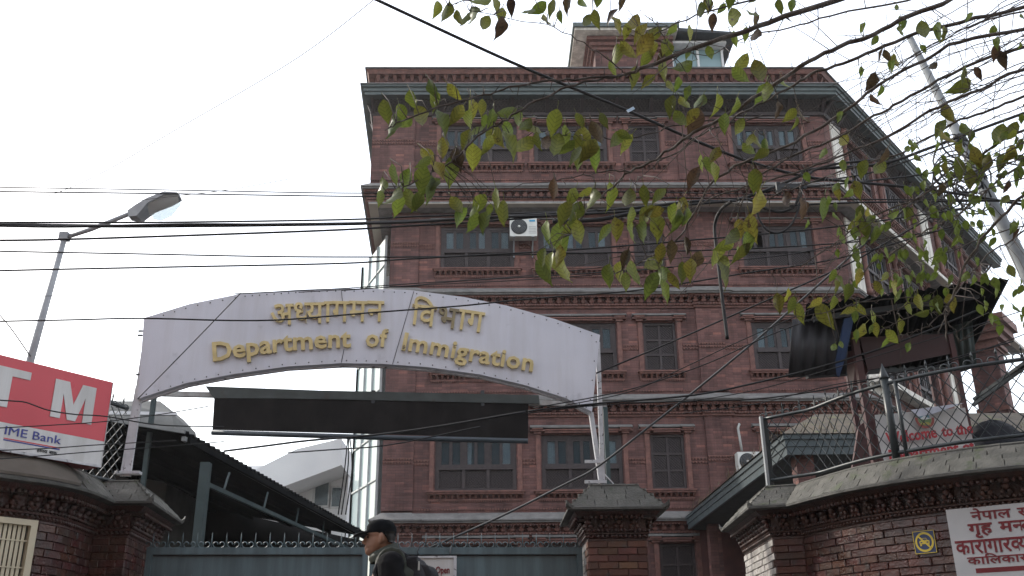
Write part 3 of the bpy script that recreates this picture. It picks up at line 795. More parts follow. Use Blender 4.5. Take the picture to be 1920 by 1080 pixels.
def masonry_run(root, face, eave=EAVE, top=TOP, bricks=BR_RED, brick_s=None, slate_s=None, lowest=1.62, closed_back=None, inner=.34, out=.25, topin=0.0):
    """brick wall with carved courses and a slated coping along a plan path (wall face, street on its right)"""
    L = sum((Vector(b)-Vector(a)).length for a, b in zip(face[:-1], face[1:]))
    m = MB(); sweep(m, face, [(-inner,0),(-.014,0),(-.014,eave-.33),(-inner,eave-.33)]); m.build('brick_core', brick_core, root)
    m = MB()
    de = out/.25
    sweep(m, face, [(-inner,eave-.329),(.0,eave-.329),(.0,eave-.31),(.022,eave-.295),(.0,eave-.275),(.03,eave-.265),(.035,eave-.25),(.0,eave-.24),(.0,eave-.08),(.13*de,eave-.08),(.16*de,eave-.055),(.18*de,eave-.035),(-inner,eave-.035)])
    m.build('moulded_course', carved, root)
    m = MB(); sweep(m, face, [(-inner,eave-.034),(out-.02,eave-.034),(out+.02,eave-.025),(out+.02,eave+.0),(topin,top-.03),(-inner,top-.03)]); m.build('coping_bed', slate_trim, root)
    for i, (p, t, n) in enumerate(along(face, .165, .06)):
        place('bracket', BRACKET, root, (p.x,p.y,eave-.20), (t.x,t.y,0), (-n.x,-n.y,0), (0,0,1), 1, 1.0*de, 1.05)
    for i, (p, t, n) in enumerate(along(face, .055, .03)):
        if i > 290: break
        place('bead', BEAD, root, (p.x+n.x*(.13*de), p.y+n.y*(.13*de), eave-.095), (t.x,t.y,0), (-n.x,-n.y,0), (0,0,1), 1, 1, 1)
    st = MB()
    for i, (p, t, n) in enumerate(along(face, .05, .02)):
        for zz, d in ((eave-.225, .03), (eave-.285, .012)):
            st.lathe((p.x+n.x*d, p.y+n.y*d, zz), [(.006,-.018),(.020,-.004),(.018,.012),(.006,.02)], 5)
    st.build('rope_course', carved, root, kind='stuff')
    # bricks, course by course
    row = 0; z = eave-.33-.037; nb = 0
    while z > lowest and nb < 300:
        for p, t, n, bl_ in run_pieces([Vector(q) for q in face], .222, row % 2 == 1):
            if brick_s and not brick_s(p): continue
            c = p - n*.040
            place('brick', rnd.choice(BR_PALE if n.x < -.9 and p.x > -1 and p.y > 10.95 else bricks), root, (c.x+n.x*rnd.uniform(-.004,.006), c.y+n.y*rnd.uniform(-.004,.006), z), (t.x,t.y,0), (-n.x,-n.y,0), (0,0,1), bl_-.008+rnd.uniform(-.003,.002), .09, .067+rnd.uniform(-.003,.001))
            nb += 1
        z -= .0735; row += 1
    # slates in four courses, each straight run filled exactly between its corners
    rows = 4
    for k in range(rows):
        f = (k+.5)/rows
        off = out*(1-f) + topin*f; zz = eave + (top-eave)*f
        path = offset_path(face, off)
        for p, t, n, sl_ in run_pieces(path, .235, k % 2 == 1, .06):
            if slate_s and not slate_s(p): continue
            dn = Vector((n.x*(out-topin), n.y*(out-topin), -(top-eave))).normalized(); tt = Vector((t.x,t.y,0)); nn = tt.cross(dn)
            if nn.z < 0: nn = -nn
            ay = (dn - nn*.0); tilt = rnd.uniform(.05,.11)
            az = (nn + dn*tilt).normalized(); ay = az.cross(tt).normalized()
            if ay.dot(dn) > 0: ay = -ay
            place('slate', rnd.choice(SLATE), root, Vector((p.x,p.y,zz+.012)) , tt, ay, az, sl_-.006, math.hypot(out-topin, top-eave)/rows*1.22, .018)
    m = MB(); sweep(m, face, [(-inner-.01,top-.029),(.03+topin,top-.029),(.03+topin,top+.012),(-inner-.01,top+.012)]); m.build('coping_ridge', slate_trim, root)

# right boundary wall
r_eave = [Vector(p) for p in ((2.92,12.6),(2.80,10.68),(3.17,10.55))] + catmull([(3.17,10.55),(3.41,9.80),(3.66,9.34),(3.90,9.03),(4.23,8.70),(4.67,8.41),(5.3,8.12),(6.2,7.85),(7.4,7.6)], 4)[1:]
r_face = [Vector(p) for p in offset_path(r_eave, -FACE_OFF)]
rwall = thing('boundary_wall', 'curved brick boundary wall carrying the tall dark mesh fence and the white painted notice board', 'wall', (4.5, 9, 0)); rwall['kind'] = 'thing'
masonry_run(rwall, r_face, brick_s=lambda p: p.x < 6.0, slate_s=lambda p: p.x < 6.4)
# left boundary wall with the gate pillar at its end
l_eave = catmull([(-7.6,6.3),(-6.2,6.75),(-5.1,7.5),(-4.29,8.47),(-4.14,8.65),(-3.99,8.85),(-3.87,9.16),(-3.83,9.49),(-3.84,9.93)], 3) + [Vector(p) for p in ((-3.47,9.93),(-3.62,11.45))]
l_face = [Vector(p) for p in offset_path(l_eave, -FACE_OFF)]
lwall = thing('boundary_wall', 'glossy curved brick boundary wall under the red bank sign', 'wall', (-4.5, 9, 0)); lwall['kind'] = 'thing'
masonry_run(lwall, l_face, brick_s=lambda p: p.x > -5.6, slate_s=lambda p: p.y > 9.2)
m = MB()
pth = [p for p in l_face if p.y < 9.3]
sweep(m, pth, [(.02,2.845),(.262,2.615),(.262,2.64),(.03,2.875),(-.345,2.875),(-.345,2.843)]); m.build('coping_render', coping_render, lwall)
# free-standing right gate pillar
PX0, PX1 = at(1107,1050,10.66).x, at(1211,1050,10.66).x
PXC = (PX0+PX1)/2; PW = PX1-PX0
rp = thing('gate_pillar', 'square brick gate pillar with a flared slate cap standing to the right of the gate', 'pillar', (PXC, 11.05, 0))
def rect_path(x0, x1, y0, y1):
    xc = (x0+x1)/2
    return [Vector(p) for p in ((xc,y1),(x0,y1),(x0,y0),(x1,y0),(x1,y1),(xc,y1))]
pface = rect_path(PX0-.02, PX1+.02, 10.66, 11.55)
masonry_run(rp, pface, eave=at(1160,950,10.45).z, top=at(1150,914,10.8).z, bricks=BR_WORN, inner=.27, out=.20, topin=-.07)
pe, pt = at(1160,950,10.45).z, at(1150,914,10.8).z
m = MB(); m.box(PX0+.05, PX1-.05, 10.72, 11.5, pt-.06, pt+.012); m.build('cap_top', slate_trim, rp)
# upturned corners of the eaves
def corner_tip(root, x, y, z, dx, dy):
    m = MB(); d = Vector((dx,dy,0)).normalized(); s = Vector((-d.y,d.x,0))
    c = Vector((x,y,z))
    pts = []
    for k, (a, up, w) in enumerate(((-.10,0,.05),(0,.012,.04),(.035,.035,.024),(.05,.065,.006))):
        for sd in (-1, 1):
            for h in (-.02, .02): pts.append(c + d*a + s*(w*sd) + Vector((0,0,up+h)))
    F = []
    for k in range(3):
        o = k*4
        F += [(o,o+4,o+6,o+2),(o+1,o+3,o+7,o+5),(o,o+1,o+5,o+4),(o+2,o+6,o+7,o+3)]
    F += [(0,2,3,1),(12,13,15,14)]
    m.add(pts, F); m.build('eave_tip', slate_trim, root)
for sx in (-1, 1):
    corner_tip(rp, (PX0-.02-.20 if sx < 0 else PX1+.02+.20), 10.46, pe-.01, sx, -1)
corner_tip(lwall, -3.49, 9.95, 2.58, 1, -.6); corner_tip(lwall, -3.62, 11.42, 2.58, 1, .8)
corner_tip(rwall, 2.82, 10.70, 2.58, -1, -.6); corner_tip(rwall, 2.92, 12.55, 2.58, -1, .8)

# ------------------------------------------------------------------ sheet-metal gate
G0, G1 = at(272,1060,10.75), at(1093,1060,11.15)
gd = Vector((G1.x-G0.x, G1.y-G0.y, 0)); GL = gd.length; gd.normalize(); gn = Vector((gd.y,-gd.x,0))
gate = thing('sheet_metal_gate', 'blue grey sheet metal double gate with a row of curled finials on top', 'gate', ((G0.x+G1.x)/2, (G0.y+G1.y)/2, 0))
GT = at(680,1029,10.95).z
gp = lambda u, d, z: (G0.x+gd.x*u+gn.x*d, G0.y+gd.y*u+gn.y*d, z)
def gbox(m, u0, u1, d0, d1, z0, z1):
    m.hexa([gp(u0,d1,z0),gp(u1,d1,z0),gp(u1,d0,z0),gp(u0,d0,z0),gp(u0,d1,z1),gp(u1,d1,z1),gp(u1,d0,z1),gp(u0,d0,z1)])
for i in range(2):
    u0, u1 = GL/2*i + .01, GL/2*(i+1) - .01
    m = MB()
    gbox(m, u0, u1, 0, .05, GT-.065, GT); gbox(m, u0, u0+.06, 0, .05, .05, GT-.065); gbox(m, u1-.06, u1, 0, .05, .05, GT-.065); gbox(m, u0+.06, u1-.06, 0, .045, .05, .12); gbox(m, u0+.06, u1-.06, 0, .045, 1.05, 1.11)
    leaf = m.build('gate_leaf', gate_paint, gate)
    m = MB(); gbox(m, u0+.06, u1-.06, .01, .02, .12, GT-.065); m.build('sheet', gate_paint, leaf)
    m = MB(); gbox(m, u0+.07, u1-.07, .021, .026, GT-.082, GT-.068); m.build('seam', black_metal, leaf)
    n = 8
    for k in range(n):
        u = u0 + .06 + (u1-u0-.12)*(k+.5)/n
        m = MB(); gbox(m, u-.012, u+.012, .021, .032, 1.15, GT-.27); m.build('rib', gate_paint, leaf)
# curled finials
m = MB()
def scroll(m, sg, r0=.035, x0=.0):
    pts = []
    for k in range(11):
        a = -math.pi/2 + sg*0 + k/10*math.pi*1.55
        rr = r0*(1-.045*k)
        pts.append((sg*(r0*1.05 - rr*math.cos(a)*1.0*1 + .006) if False else sg*(r0+.012 + rr*math.cos(a+math.pi)*-1*(-1)), 0, r0+rr*math.sin(a)+.004))
    m.tube(pts, .006, 4)
for sg in (-1, 1): scroll(m, sg)
m.tube([(0,0,-.01),(0,0,.10),(0,0,.165)], [.006,.006,.001], 4)
fin = m.mesh('finial'); fin.materials.append(gate_paint)
nf = 31
for i in range(nf):
    u = .06 + (GL-.12)*i/(nf-1)
    place('finial', fin, gate, Vector(gp(u,.025,GT+.004)), gd, -gn, (0,0,1), 1, 1, 1)
m = MB(); gbox(m, .0, GL, .018, .032, GT+.001, GT+.012); m.build('finial_rail', gate_paint, gate)

# ------------------------------------------------------------------ lettering helper (default typeface; Devanagari half-forms are the full letters cut at their upright)
GLY = {}
def glyph(ch, bold=0.0, ext=.02, half=False, res=2):
    key = (ch, bold, ext, half)
    if key in GLY: return GLY[key]
    c = bpy.data.curves.new('lettering', 'FONT'); c.body = ch; c.size = 1.0; c.extrude = ext; c.offset = bold; c.resolution_u = res
    o = bpy.data.objects.new('lettering', c); COL.objects.link(o)
    dg = bpy.context.evaluated_depsgraph_get(); dg.update()
    me = bpy.data.meshes.new_from_object(o.evaluated_get(dg))
    bpy.data.objects.remove(o); bpy.data.curves.remove(c)
    if half:
        xm = max(v.co.x for v in me.vertices)
        bm = bmesh.new(); bm.from_mesh(me)
        bmesh.ops.bisect_plane(bm, geom=bm.verts[:]+bm.edges[:]+bm.faces[:], plane_co=(xm-.19,0,0), plane_no=(1,0,0), clear_outer=True)
        bm.to_mesh(me); bm.free()
    V = [tuple(v.co) for v in me.vertices]; F = [tuple(p.vertices) for p in me.polygons]
    bpy.data.meshes.remove(me)
    GLY[key] = (V, F); return GLY[key]
def pens(word, bold, ext):
    """pen position of every character of a Latin word, and the advance of the whole"""
    out = []
    for i, ch in enumerate(word):
        if ch == ' ': out.append(None); continue
        V, _ = glyph(word[:i+1], bold, ext); W, _ = glyph(ch, bold, ext)
        out.append(max(v[0] for v in V) - max(v[0] for v in W))
    return out
def deva(units, bold, ext):
    """units: list of (list of (char, half), ...) aksharas; returns [(V,F,x0)] and the total width; headline sits at 0.62"""
    out = []; x = 0.0
    for ak in units:
        if ak == ' ': x += .38; continue
        V, F = [], []; x0 = x
        for ch, half in ak:
            v, f = glyph(ch, bold, ext, half)
            xs = [p[0] for p in v]
            if ch in 'ेृंौँु': adv, dx = 0.0, 0.0
            elif ch == 'ि': dx = 0.0; adv = .262
            else: dx = 0.0; adv = (max(xs)-bold if not half else max(xs)-.005)
            o = len(V)
            V += [(p[0]+x+dx, p[1], p[2]) for p in v]; F += [tuple(i+o for i in q) for q in f]
            x += adv
        out.append((V, F, x0))
    return out, x

# ------------------------------------------------------------------ the arched name sign over the gate
SL, SR = at(258,748,10.35), at(1110,772,10.92)
sd = Vector((SR.x-SL.x, SR.y-SL.y, 0)).normalized(); sn = Vector((sd.y,-sd.x,0))
sign = thing('arched_sign', 'white arched sign with raised gold lettering spanning the gate between two steel posts', 'sign', (SL.x, SL.y, 0))
sp = lambda px, py, d=0.0: atp(px, py, SL, sn) + sn*d
board_px = [(258,748),(350,718),(440,701),(540,687),(640,681),(715,682),(800,688),(900,702),(985,722),(1060,746),(1110,772),(1125,628),(1040,598),(950,573),(870,557),(770,544),(690,541),(620,541),(560,543),(505,547),(450,551),(355,570),(270,596)]
sign_white = pmat('painted_white_board', (.60,.605,.665), (.54,.545,.605), scale=1.6, rough=.55, spots=((.46,.465,.515), 4, .66), bump=.05, bscale=6)
streak(sign_white, .92, 6, .5, .36, .56)
m = MB(); m.prism([sp(*p) for p in board_px], -sn*.10); m.build('board', sign_white, sign, fix=True)
m = MB()
for (a, b) in (((776,546),(736,683)), ((640,545),(646,600)), ((645,655),(640,680))):
    pa, pb = sp(*a), sp(*b); m.beam(pa+sn*.002, pb+sn*.002, .006, .004, up=sn)
m.build('board_joint', black_metal, sign)
gold = pmat('gilded_brass', (.66,.55,.28), (.48,.39,.19), scale=7, rough=.42, metal=.35, spots=((.13,.10,.06), 9, .64))
tarnish = pmat('tarnished_brass', (.30,.25,.14), (.19,.16,.10), scale=9, rough=.5, metal=.3)
def on_sign(V, F, px, py, ang, sx, sy, name='letter', mat=None, ext=0.0):
    """letter outline placed with its pen origin at a point of the board, turned by ang in the board's plane"""
    p = sp(px, py, .012+ext); ca, sa = math.cos(ang), math.sin(ang)
    m = MB(); pts = []
    for v in V:
        x, y = v[0]*sx, v[1]*sy
        x, y = x*ca - y*sa, x*sa + y*ca
        pts.append(p + sd*x + Vector((0,0,y)) + sn*v[2])
    m.add(pts, F); return m.build(name, mat or gold, sign)
MPP = (sp(1000,690)-sp(400,677)).length/600.5      # metres per photo pixel on the board, about
def interp(tab, x):
    for (xa, ya), (xb, yb) in zip(tab[:-1], tab[1:]):
        if x <= xb: return ya + (yb-ya)*(x-xa)/(xb-xa)
    return tab[-1][1]
base = [(380,681),(398,678),(470,667),(540,658),(600,653),(657,651),(725,650),(750,656),(800,663),(850,672),(900,681),(950,689),(1010,699)]
def slope(x): return -(interp(base, x+14)-interp(base, x-14))/28.0
for word, xa, xb, cap in (('Department', 397, 658, 36), ('of', 685, 726, 35), ('Immigration', 750, 999, 35)):
    pp = pens(word, .022, .02)
    W = max(v[0] for v in glyph(word, .022, .02)[0]); sx = (xb-xa)*MPP/W; sy = cap*MPP/.70
    for ch, pen in zip(word, pp):
        V, F = glyph(ch, .022, .02); x = xa + pen*sx/MPP
        hw = max(v[0] for v in V)*sx/MPP/2
        on_sign(V, F, x, interp(base, x), math.atan(slope(x+hw)), sx, sy)
w1 = [[('अ',0)], [('ध',1),('य',0)], [('ा',0)], [('ग',0)], [('म',0)], [('न',0)]]
w2 = [[('ि',0),('व',0)], [('भ',0)], [('ा',0)], [('ग',0)]]
head = [(500,574),(560,569),(640,566),(720,566),(775,572),(830,577),(912,588)]
for units, xa, xb in ((w1, 507, 721), (w2, 774, 911)):
    ak, W = deva(units, .010, .02); sx = (xb-xa)*MPP/W; sy = 41*MPP/.63
    for k, (V, F, x0) in enumerate(ak):
        x = xa + x0*sx/MPP; V2 = [(v[0]-x0, v[1]-.62, v[2]) for v in V]
        xm = x + 15
        on_sign(V2, F, x, interp(head, x), math.atan(-(interp(head, xm+12)-interp(head, xm-12))/24.0), sx, sy, mat=tarnish if (units is w2 and k == 1) else gold)
m = MB()
for (xa, ya), (xb, yb) in zip(board_px[:-1], board_px[1:]):
    for k in range(4):
        t_ = (k+.5)/4; x = xa+(xb-xa)*t_; y = ya+(yb-ya)*t_; p = sp(x + (690-x)*.012, y + (-5 if y > 640 or ya > 680 else 5), .004); m.lathe(p, [(.008,0),(.006,.004)], 6, ax=sd, ay=(0,0,1), az=sn)
m.build('rivet', black_metal, sign, kind='stuff')
# posts: pairs of thin channels on the pillar heads
m = MB()
a, b = at(238,893,10.42), at(262,742,10.42)
m.beam(a, Vector((a.x+.02,a.y,b.z+.6)), .075, .05, up=sn); m.beam(a+Vector((-.06,0,0)), Vector((a.x-.02,a.y,b.z+.1)), .025, .04, up=sn)
m.box(a.x-.12, a.x+.14, a.y-.05, a.y+.05, a.z+.02, a.z+.05)
m.build('sign_post', white_steel, sign)
m = MB()
a, b = at(1128,912,11.0), at(1108,774,11.0); c = at(1118,640,11.0)
m.beam(a, b, .05, .05, up=sn); m.beam(a+Vector((.02,.03,0)), c+Vector((.02,.03,0)), .05, .03, up=sn)
for y in (866, 904):
    p = at(1116,y,10.98); m.box(p.x-.12, p.x+.13, p.y-.02, p.y+.0, p.z-.015, p.z+.02)
m.beam(at(1130,886,11.05), at(1156,914,11.2), .015, .015)
m.build('sign_post', white_steel, sign)
m = MB()
for (px, py) in ((266,618),(265,626),(262,700)): 
    p = sp(px,py,-.05); m.box(p.x-.05, p.x+.0, p.y-.01, p.y+.01, p.z-.008, p.z+.008)
m.build('fixing_bolt', black_metal, sign)
m = MB()
tops = [sp(*p, -.102) for p in board_px[11:]][::-1]; bots = [sp(*p, -.102) for p in board_px[:11]]
for q in (tops, bots):
    for u, v in zip(q[:-1], q[1:]): m.beam(u - sn*.02, v - sn*.02, .03, .03)
for u, v in zip(tops[1::2], bots[1::1]): m.beam(u - sn*.02, v - sn*.02, .025, .025)
m.build('back_frame', white_steel, sign)
# ------------------------------------------------------------------ things on and behind the left wall
def flat_text(units_or_word, latin, bold, fx, fz, parent, name, mat, place_fn, ext=.003, width=None, height=None, capref=.70):
    """one flat lettering mesh; place_fn(x, y, d) -> world point, x and y in metres from the text's left baseline"""
    V, F = [], []
    if latin:
        v, f = glyph(units_or_word, bold, ext); V, F = list(v), list(f)
    else:
        ak, W = deva(units_or_word, bold, ext)
        for v, f, x0 in ak:
            o = len(V); V += v; F += [tuple(i+o for i in q) for q in f]
    x0 = min(p[0] for p in V); W = max(p[0] for p in V) - x0
    sx = width/W if width else fx; sy = height/capref if height else sx
    m = MB(); m.add([place_fn((p[0]-x0)*sx, p[1]*sy, p[2]+ext) for p in V], F)
    return m.build(name, mat, parent)
# cash-machine sign box
red_panel = pmat('red_sign_face', (.56,.032,.052), (.49,.028,.046), scale=1.5, rough=.32, spec=.5)
white_panel = streak(pmat('white_sign_face', (.62,.62,.62), (.55,.55,.55), scale=2, rough=.4), .85)
deep_red = pmat('red_sign_edge', (.30,.02,.03), rough=.5)
blue_ink = pmat('blue_lettering', (.05,.06,.28), rough=.5)
AD = Vector((-.583,-.812,0)); AN = Vector((.812,-.583,0)); AO = Vector((-3.79, 9.35, 0))
az0, az1, azb = 2.83, at(210,717,9.35).z, at(188,828,9.35).z
ap = lambda u, d, z: AO + AD*u + AN*d + Vector((0,0,z))
atm = thing('bank_sign', 'long red and white bank sign box with big white capital letters on the left wall', 'sign', (-4.4, 8.5, 2.83))
def abox(m, u0, u1, d0, d1, z0, z1): m.hexa([ap(u1,d1,z0),ap(u0,d1,z0),ap(u0,d0,z0),ap(u1,d0,z0),ap(u1,d1,z1),ap(u0,d1,z1),ap(u0,d0,z1),ap(u1,d0,z1)])
AL = 2.15
m = MB(); abox(m, 0, AL, -.22, -.012, az0, az1); m.build('sign_case', deep_red, atm)
m = MB(); abox(m, .0, AL, -.011, 0, azb, az1); m.build('red_face', red_panel, atm)
m = MB(); abox(m, .0, AL, -.011, .001, az0+.02, azb-.001); m.build('white_face', white_panel, atm)
m = MB(); abox(m, -.004, AL, -.011, .008, az0-.004, az0+.019); abox(m, -.006, -.001, -.011, .006, az0, az1); m.build('trim_strip', white_steel, atm)
def apx(px, py): 
    p = atp(px, py, AO, AN); d = p - AO; return d.dot(AD), p.z
def on_atm(u_right_to_left0, z):    # x runs towards the sign's right end
    return lambda x, y, d: ap(u_right_to_left0 - x, d+.0015, z + y)
uT, zT = apx(0,760); 
# capital letters: foot height and cap height read off the M
uM0, zM0 = apx(93,779); uM1, zM1 = apx(166,797); capM = apx(178,729)[1] - apx(166,797)[1]
zf = (apx(93,779)[1] + apx(166,797)[1])/2
mw = uM0 - apx(178,745)[0]
def cap_letter(u_left, w, h, polys):
    m = MB()
    for poly in polys: m.prism([ap(u_left - x*w, .0015, zf + y*h) for x, y in poly], AN*.006)
    return m.build('capital_letter', white_panel, atm, fix=True)
cap_letter(uM0, mw, capM, [[(0,0),(.23,0),(.23,.66),(.40,0),(.60,0),(.77,.66),(.77,0),(1,0),(1,1),(.66,1),(.5,.42),(.34,1),(0,1)]])
uTr = apx(58,703)[0]; tw = .46
cap_letter(uTr+tw, tw, capM, [[(.37,0),(.63,0),(.63,.80),(1,.80),(1,1),(0,1),(0,.80),(.37,.80)]])
cap_letter(uTr+tw+.66, .55, capM, [[(0,0),(.25,0),(.32,.2),(.68,.2),(.75,0),(1,0),(.63,1),(.5,1),(.5,.74),(.62,.38),(.38,.38),(.5,.74),(.5,1),(.37,1)]])
u0, z0 = apx(8,813); u1, z1_ = apx(113,834)
flat_text('IME Bank', True, .0, 1, 1, atm, 'lettering', blue_ink, on_atm(u0, (z0+z1_)/2), width=u0-u1, height=apx(8,800)[1]-apx(8,815)[1]+.005)
m = MB(); zz = (apx(9,821)[1]+apx(111,843)[1])/2; abox(m, u1, u0, .0015, .003, zz, zz+.010); m.build('stripe', red_panel, atm)
m = MB(); abox(m, u1, u0, .0015, .003, zz-.015, zz-.004); m.build('stripe', blue_ink, atm)
flat_text([[('ह',0)],[('ा',0)],[('म',0)],[('्र',0)] if False else [('र',0)],[('ो',0)] if False else [('ा',0)],' ',[('ब',0)],[('ैं',0)] if False else [('ा',0)],[('क',0)]] , False, .01, 1, 1, atm, 'small_print', black_metal, on_atm(u0-(u0-u1)*.60, zz-.062), width=(u0-u1)*.36, height=.026, capref=.62)

# barred ATM window in the wall below
def wall_hit(face, px, py):
    r = ray(px, py); best = None
    for a, b in zip(face[:-1], face[1:]):
        d = b-a; den = r.x*d.y - r.y*d.x
        if abs(den) < 1e-9: continue
        t = (a.x*d.y - a.y*d.x)/den
        s = ((r.x*t-a.x)*d.x + (r.y*t-a.y)*d.y)/d.length_squared
        if t > 0 and -.001 <= s <= 1.001 and (best is None or t < best[0]): best = (t, a, b)
    t = best[0]; return CAM + r*t
cream = pmat('cream_window_paint', (.56,.50,.36), (.47,.42,.31), scale=5, rough=.5)
W0, W1 = wall_hit(l_face, 62, 978), wall_hit(l_face, 30, 1080)
wd = Vector((-.62,-.785,0)); wnn = Vector((.785,-.62,0))
wz = W0.z
gw = thing('barred_window', 'cream framed window with vertical bars and a red panel inside below the bank sign', 'window', (W0.x, W0.y, 1.0)); gw['kind'] = 'thing'
wp = lambda u, d, z: Vector((W0.x,W0.y,0)) + wd*u + wnn*d + Vector((0,0,z))
def wbox(m, u0, u1, d0, d1, z0, z1): m.hexa([wp(u1,d1,z0),wp(u0,d1,z0),wp(u0,d0,z0),wp(u1,d0,z0),wp(u1,d1,z1),wp(u0,d1,z1),wp(u0,d0,z1),wp(u1,d0,z1)])
m = MB(); wbox(m, 0, .06, -.02, .10, .95, wz); wbox(m, .06, 1.3, -.02, .10, wz-.05, wz); wbox(m, .06,1.3,-.02,.10,.95,1.0); m.build('frame', cream, gw)
m = MB()
for k in range(6): u = .085+.042*k; wbox(m, u, u+.028, .05, .062, 1.0, wz-.05)
m.build('bars', cream, gw)
for z in (wz-.19, wz-.42):
    m = MB(); wbox(m, .06, 1.3, .063, .07, z, z+.012); m.build('cross_bar', cream, gw)
m = MB(); wbox(m, .37, 1.3, .035, .049, .95, wz-.17); m.build('red_panel', pmat('red_shutter', (.22,.012,.018), rough=.5), gw)
m = MB(); wbox(m, .06, 1.3, .0, .034, .95, wz-.05); m.build('dark_pane', dark_room, gw)

# street lamp
lamp = thing('street_lamp', 'grey street lamp leaning its single arm out above the bank sign', 'street lamp', (at(60,672,10.5).x, 10.5, 0))
lamp_grey = pmat('galvanised_grey', (.32,.335,.35), (.24,.25,.265), scale=6, rough=.5)
b_ = at(58,672,10.5); t_ = at(121,446,10.5)
m = MB(); m.tube([(b_.x-.35, 10.5, 0), (b_.x,10.5,b_.z), t_ + Vector((0,0,.02))], [.055,.044,.034], 8); m.build('pole', lamp_grey, lamp)
a1, a2 = at(122,447,10.5), at(250,398,10.4)
m = MB(); m.tube([a1 - Vector((.03,0,0)), a1*.62 + a2*.38 + Vector((0,0,-.012)), a2], .027, 8); m.box(t_.x-.05,t_.x+.05,10.45,10.55,t_.z-.03,t_.z+.06); m.build('arm', lamp_grey, lamp)
h0, h1 = at(243,403,10.4), at(338,378,10.35)
hd = (h1-h0).normalized(); hs = Vector((0,1,0)); hu = hs.cross(hd); hu = hu if hu.z > 0 else -hu
HL = (h1-h0).length
m = MB(); P = []
for u, w, lo, hi in ((0,.06,-.05,.05),(.18,.10,-.09,.08),(.44,.14,.02,.12),(.78,.16,.06,.14),(1.0,.11,.07,.10)):
    for sx, zz in ((-1,lo),(1,lo),(1,hi*.7),(.5,hi),(-.5,hi),(-1,hi*.7)): P.append(h0 + hd*(u*HL) + hs*(w*sx) + hu*zz)
F = [(i*6+j, i*6+(j+1)%6, (i+1)*6+(j+1)%6, (i+1)*6+j) for i in range(4) for j in range(6)] + [tuple(range(5,-1,-1)), tuple(24+j for j in range(6))]
m.add(P, F); m.build('lamp_housing', lamp_grey, lamp, fix=True)
m = MB(); P = []
for u, w, lo in ((.40,.12,-.10),(.55,.135,-.15),(.78,.135,-.12),(.99,.08,-.02)):
    for sx, zz in ((-1,.06),(-.5,lo),(.5,lo),(1,.06)): P.append(h0 + hd*(u*HL) + hs*(w*sx) + hu*zz)
m.add(P, [(i*4+j, i*4+j+1, (i+1)*4+j+1, (i+1)*4+j) for i in range(3) for j in range(3)], True)
m.build('lens', glassmat('frosted_lens', (.80,.79,.74), .30, .3), lamp)

# corrugated shed behind the gate
tin_dark = pmat('dark_corrugated_tin', (.010,.011,.012), (.006,.007,.008), scale=3, rough=.85, spec=.05)
shed_green = pmat('dull_green_post', (.040,.062,.064), (.028,.045,.047), scale=5, rough=.6)
shed = thing('tin_shed', 'open shed with dark corrugated roof and green posts behind the left gate end', 'shed', (-5.5, 17, 0))
e0, e1 = at(350,813,13.0), at(694,1006,22.0)
def corrugated(mb, a, b, back, pitch=.11, amp=.022, thick=.006):
    """sheet from edge a-b (waves along it) running to a+back, b+back"""
    a, b, back = Vector(a), Vector(b), Vector(back); L = (b-a).length; n = max(2, int(L/pitch*4)); t = (b-a)/L
    up = t.cross(back).normalized()
    if up.z < 0: up = -up
    V = []
    for i in range(n+1):
        w = up*(amp*math.sin(2*math.pi*i/4))
        p = a + t*(L*i/n) + w; V += [p, p+back, p+up*thick, p+back+up*thick]
    F = []
    for i in range(n):
        o = i*4; F += [(o,o+1,o+5,o+4), (o+2,o+6,o+7,o+3), (o,o+4,o+6,o+2), (o+1,o+3,o+7,o+5)]
    F += [(0,2,3,1), (n*4, n*4+1, n*4+3, n*4+2)]
    mb.add(V, F, True)
back = Vector((-5.4, 0.8, 1.05))
m = MB(); corrugated(m, e0, e1, back, .17, .035); m.build('corrugated_roof', tin_dark, shed)
m = MB(); m.quad((-9.8,22.5,0),(-2.9,22.5,0),(-2.9,22.5,e1.z-.05),(-9.8,22.5,5.2)); m.quad((-9.8,13.6,0),(-9.8,22.5,0),(-9.8,22.5,5.2),(-9.8,13.6,5.0)); m.build('back_wall', pmat('dark_boards', (.010,.009,.009), (.006,.006,.006), rough=.95, scale=3), shed)  # near-black walls closing the shed
m = MB(); a = at(382,898,13.0); m.box(a.x-.07, a.x+.05, 13.0, 13.14, 0, at(382,880,13).z+.1); m.build('post', shed_green, shed)
for Y, px in ((21.8, 672),):
    k = (Y-13.0)/9.0; x = e0.x + (e1.x-e0.x)*k - .25; m = MB(); m.box(x-.06, x+.06, Y, Y+.12, 0, e0.z-.1); m.build('post', shed_green, shed)
m = MB(); za = at(382,906,13.05).z; m.beam((a.x,13.05,za), (e1.x-.3,22.0,at(640,1035,22).z), .05, .06)
for k in range(5):
    f0 = k/5; p = Vector((a.x,13.05,za)).lerp(Vector((e1.x-.3,22.0,at(640,1035,22).z)), f0+.08); m.beam(p, p+Vector((-.05,.4,.34)), .025, .03)
m.build('eave_truss', shed_green, shed)
m = MB(); m.beam(e0+Vector((-.05,.03,-.06)), e1+Vector((-.05,.03,-.06)), .05, .06); m.beam(e0+Vector((-.02,-.02,.02)), e0+back+Vector((0,-.02,.02)), .05, .05); m.build('roof_edge', pmat('edge_strip', (.22,.23,.23), rough=.6), shed)
for k in range(6):
    p = e0 + back*(k/6) + Vector((0,.1,-.07)); q = e1 + back*(k/6) + Vector((0,-.1,-.07)); m = MB(); m.beam(p, q, .06, .08); m.build('purlin', tin_dark, shed)

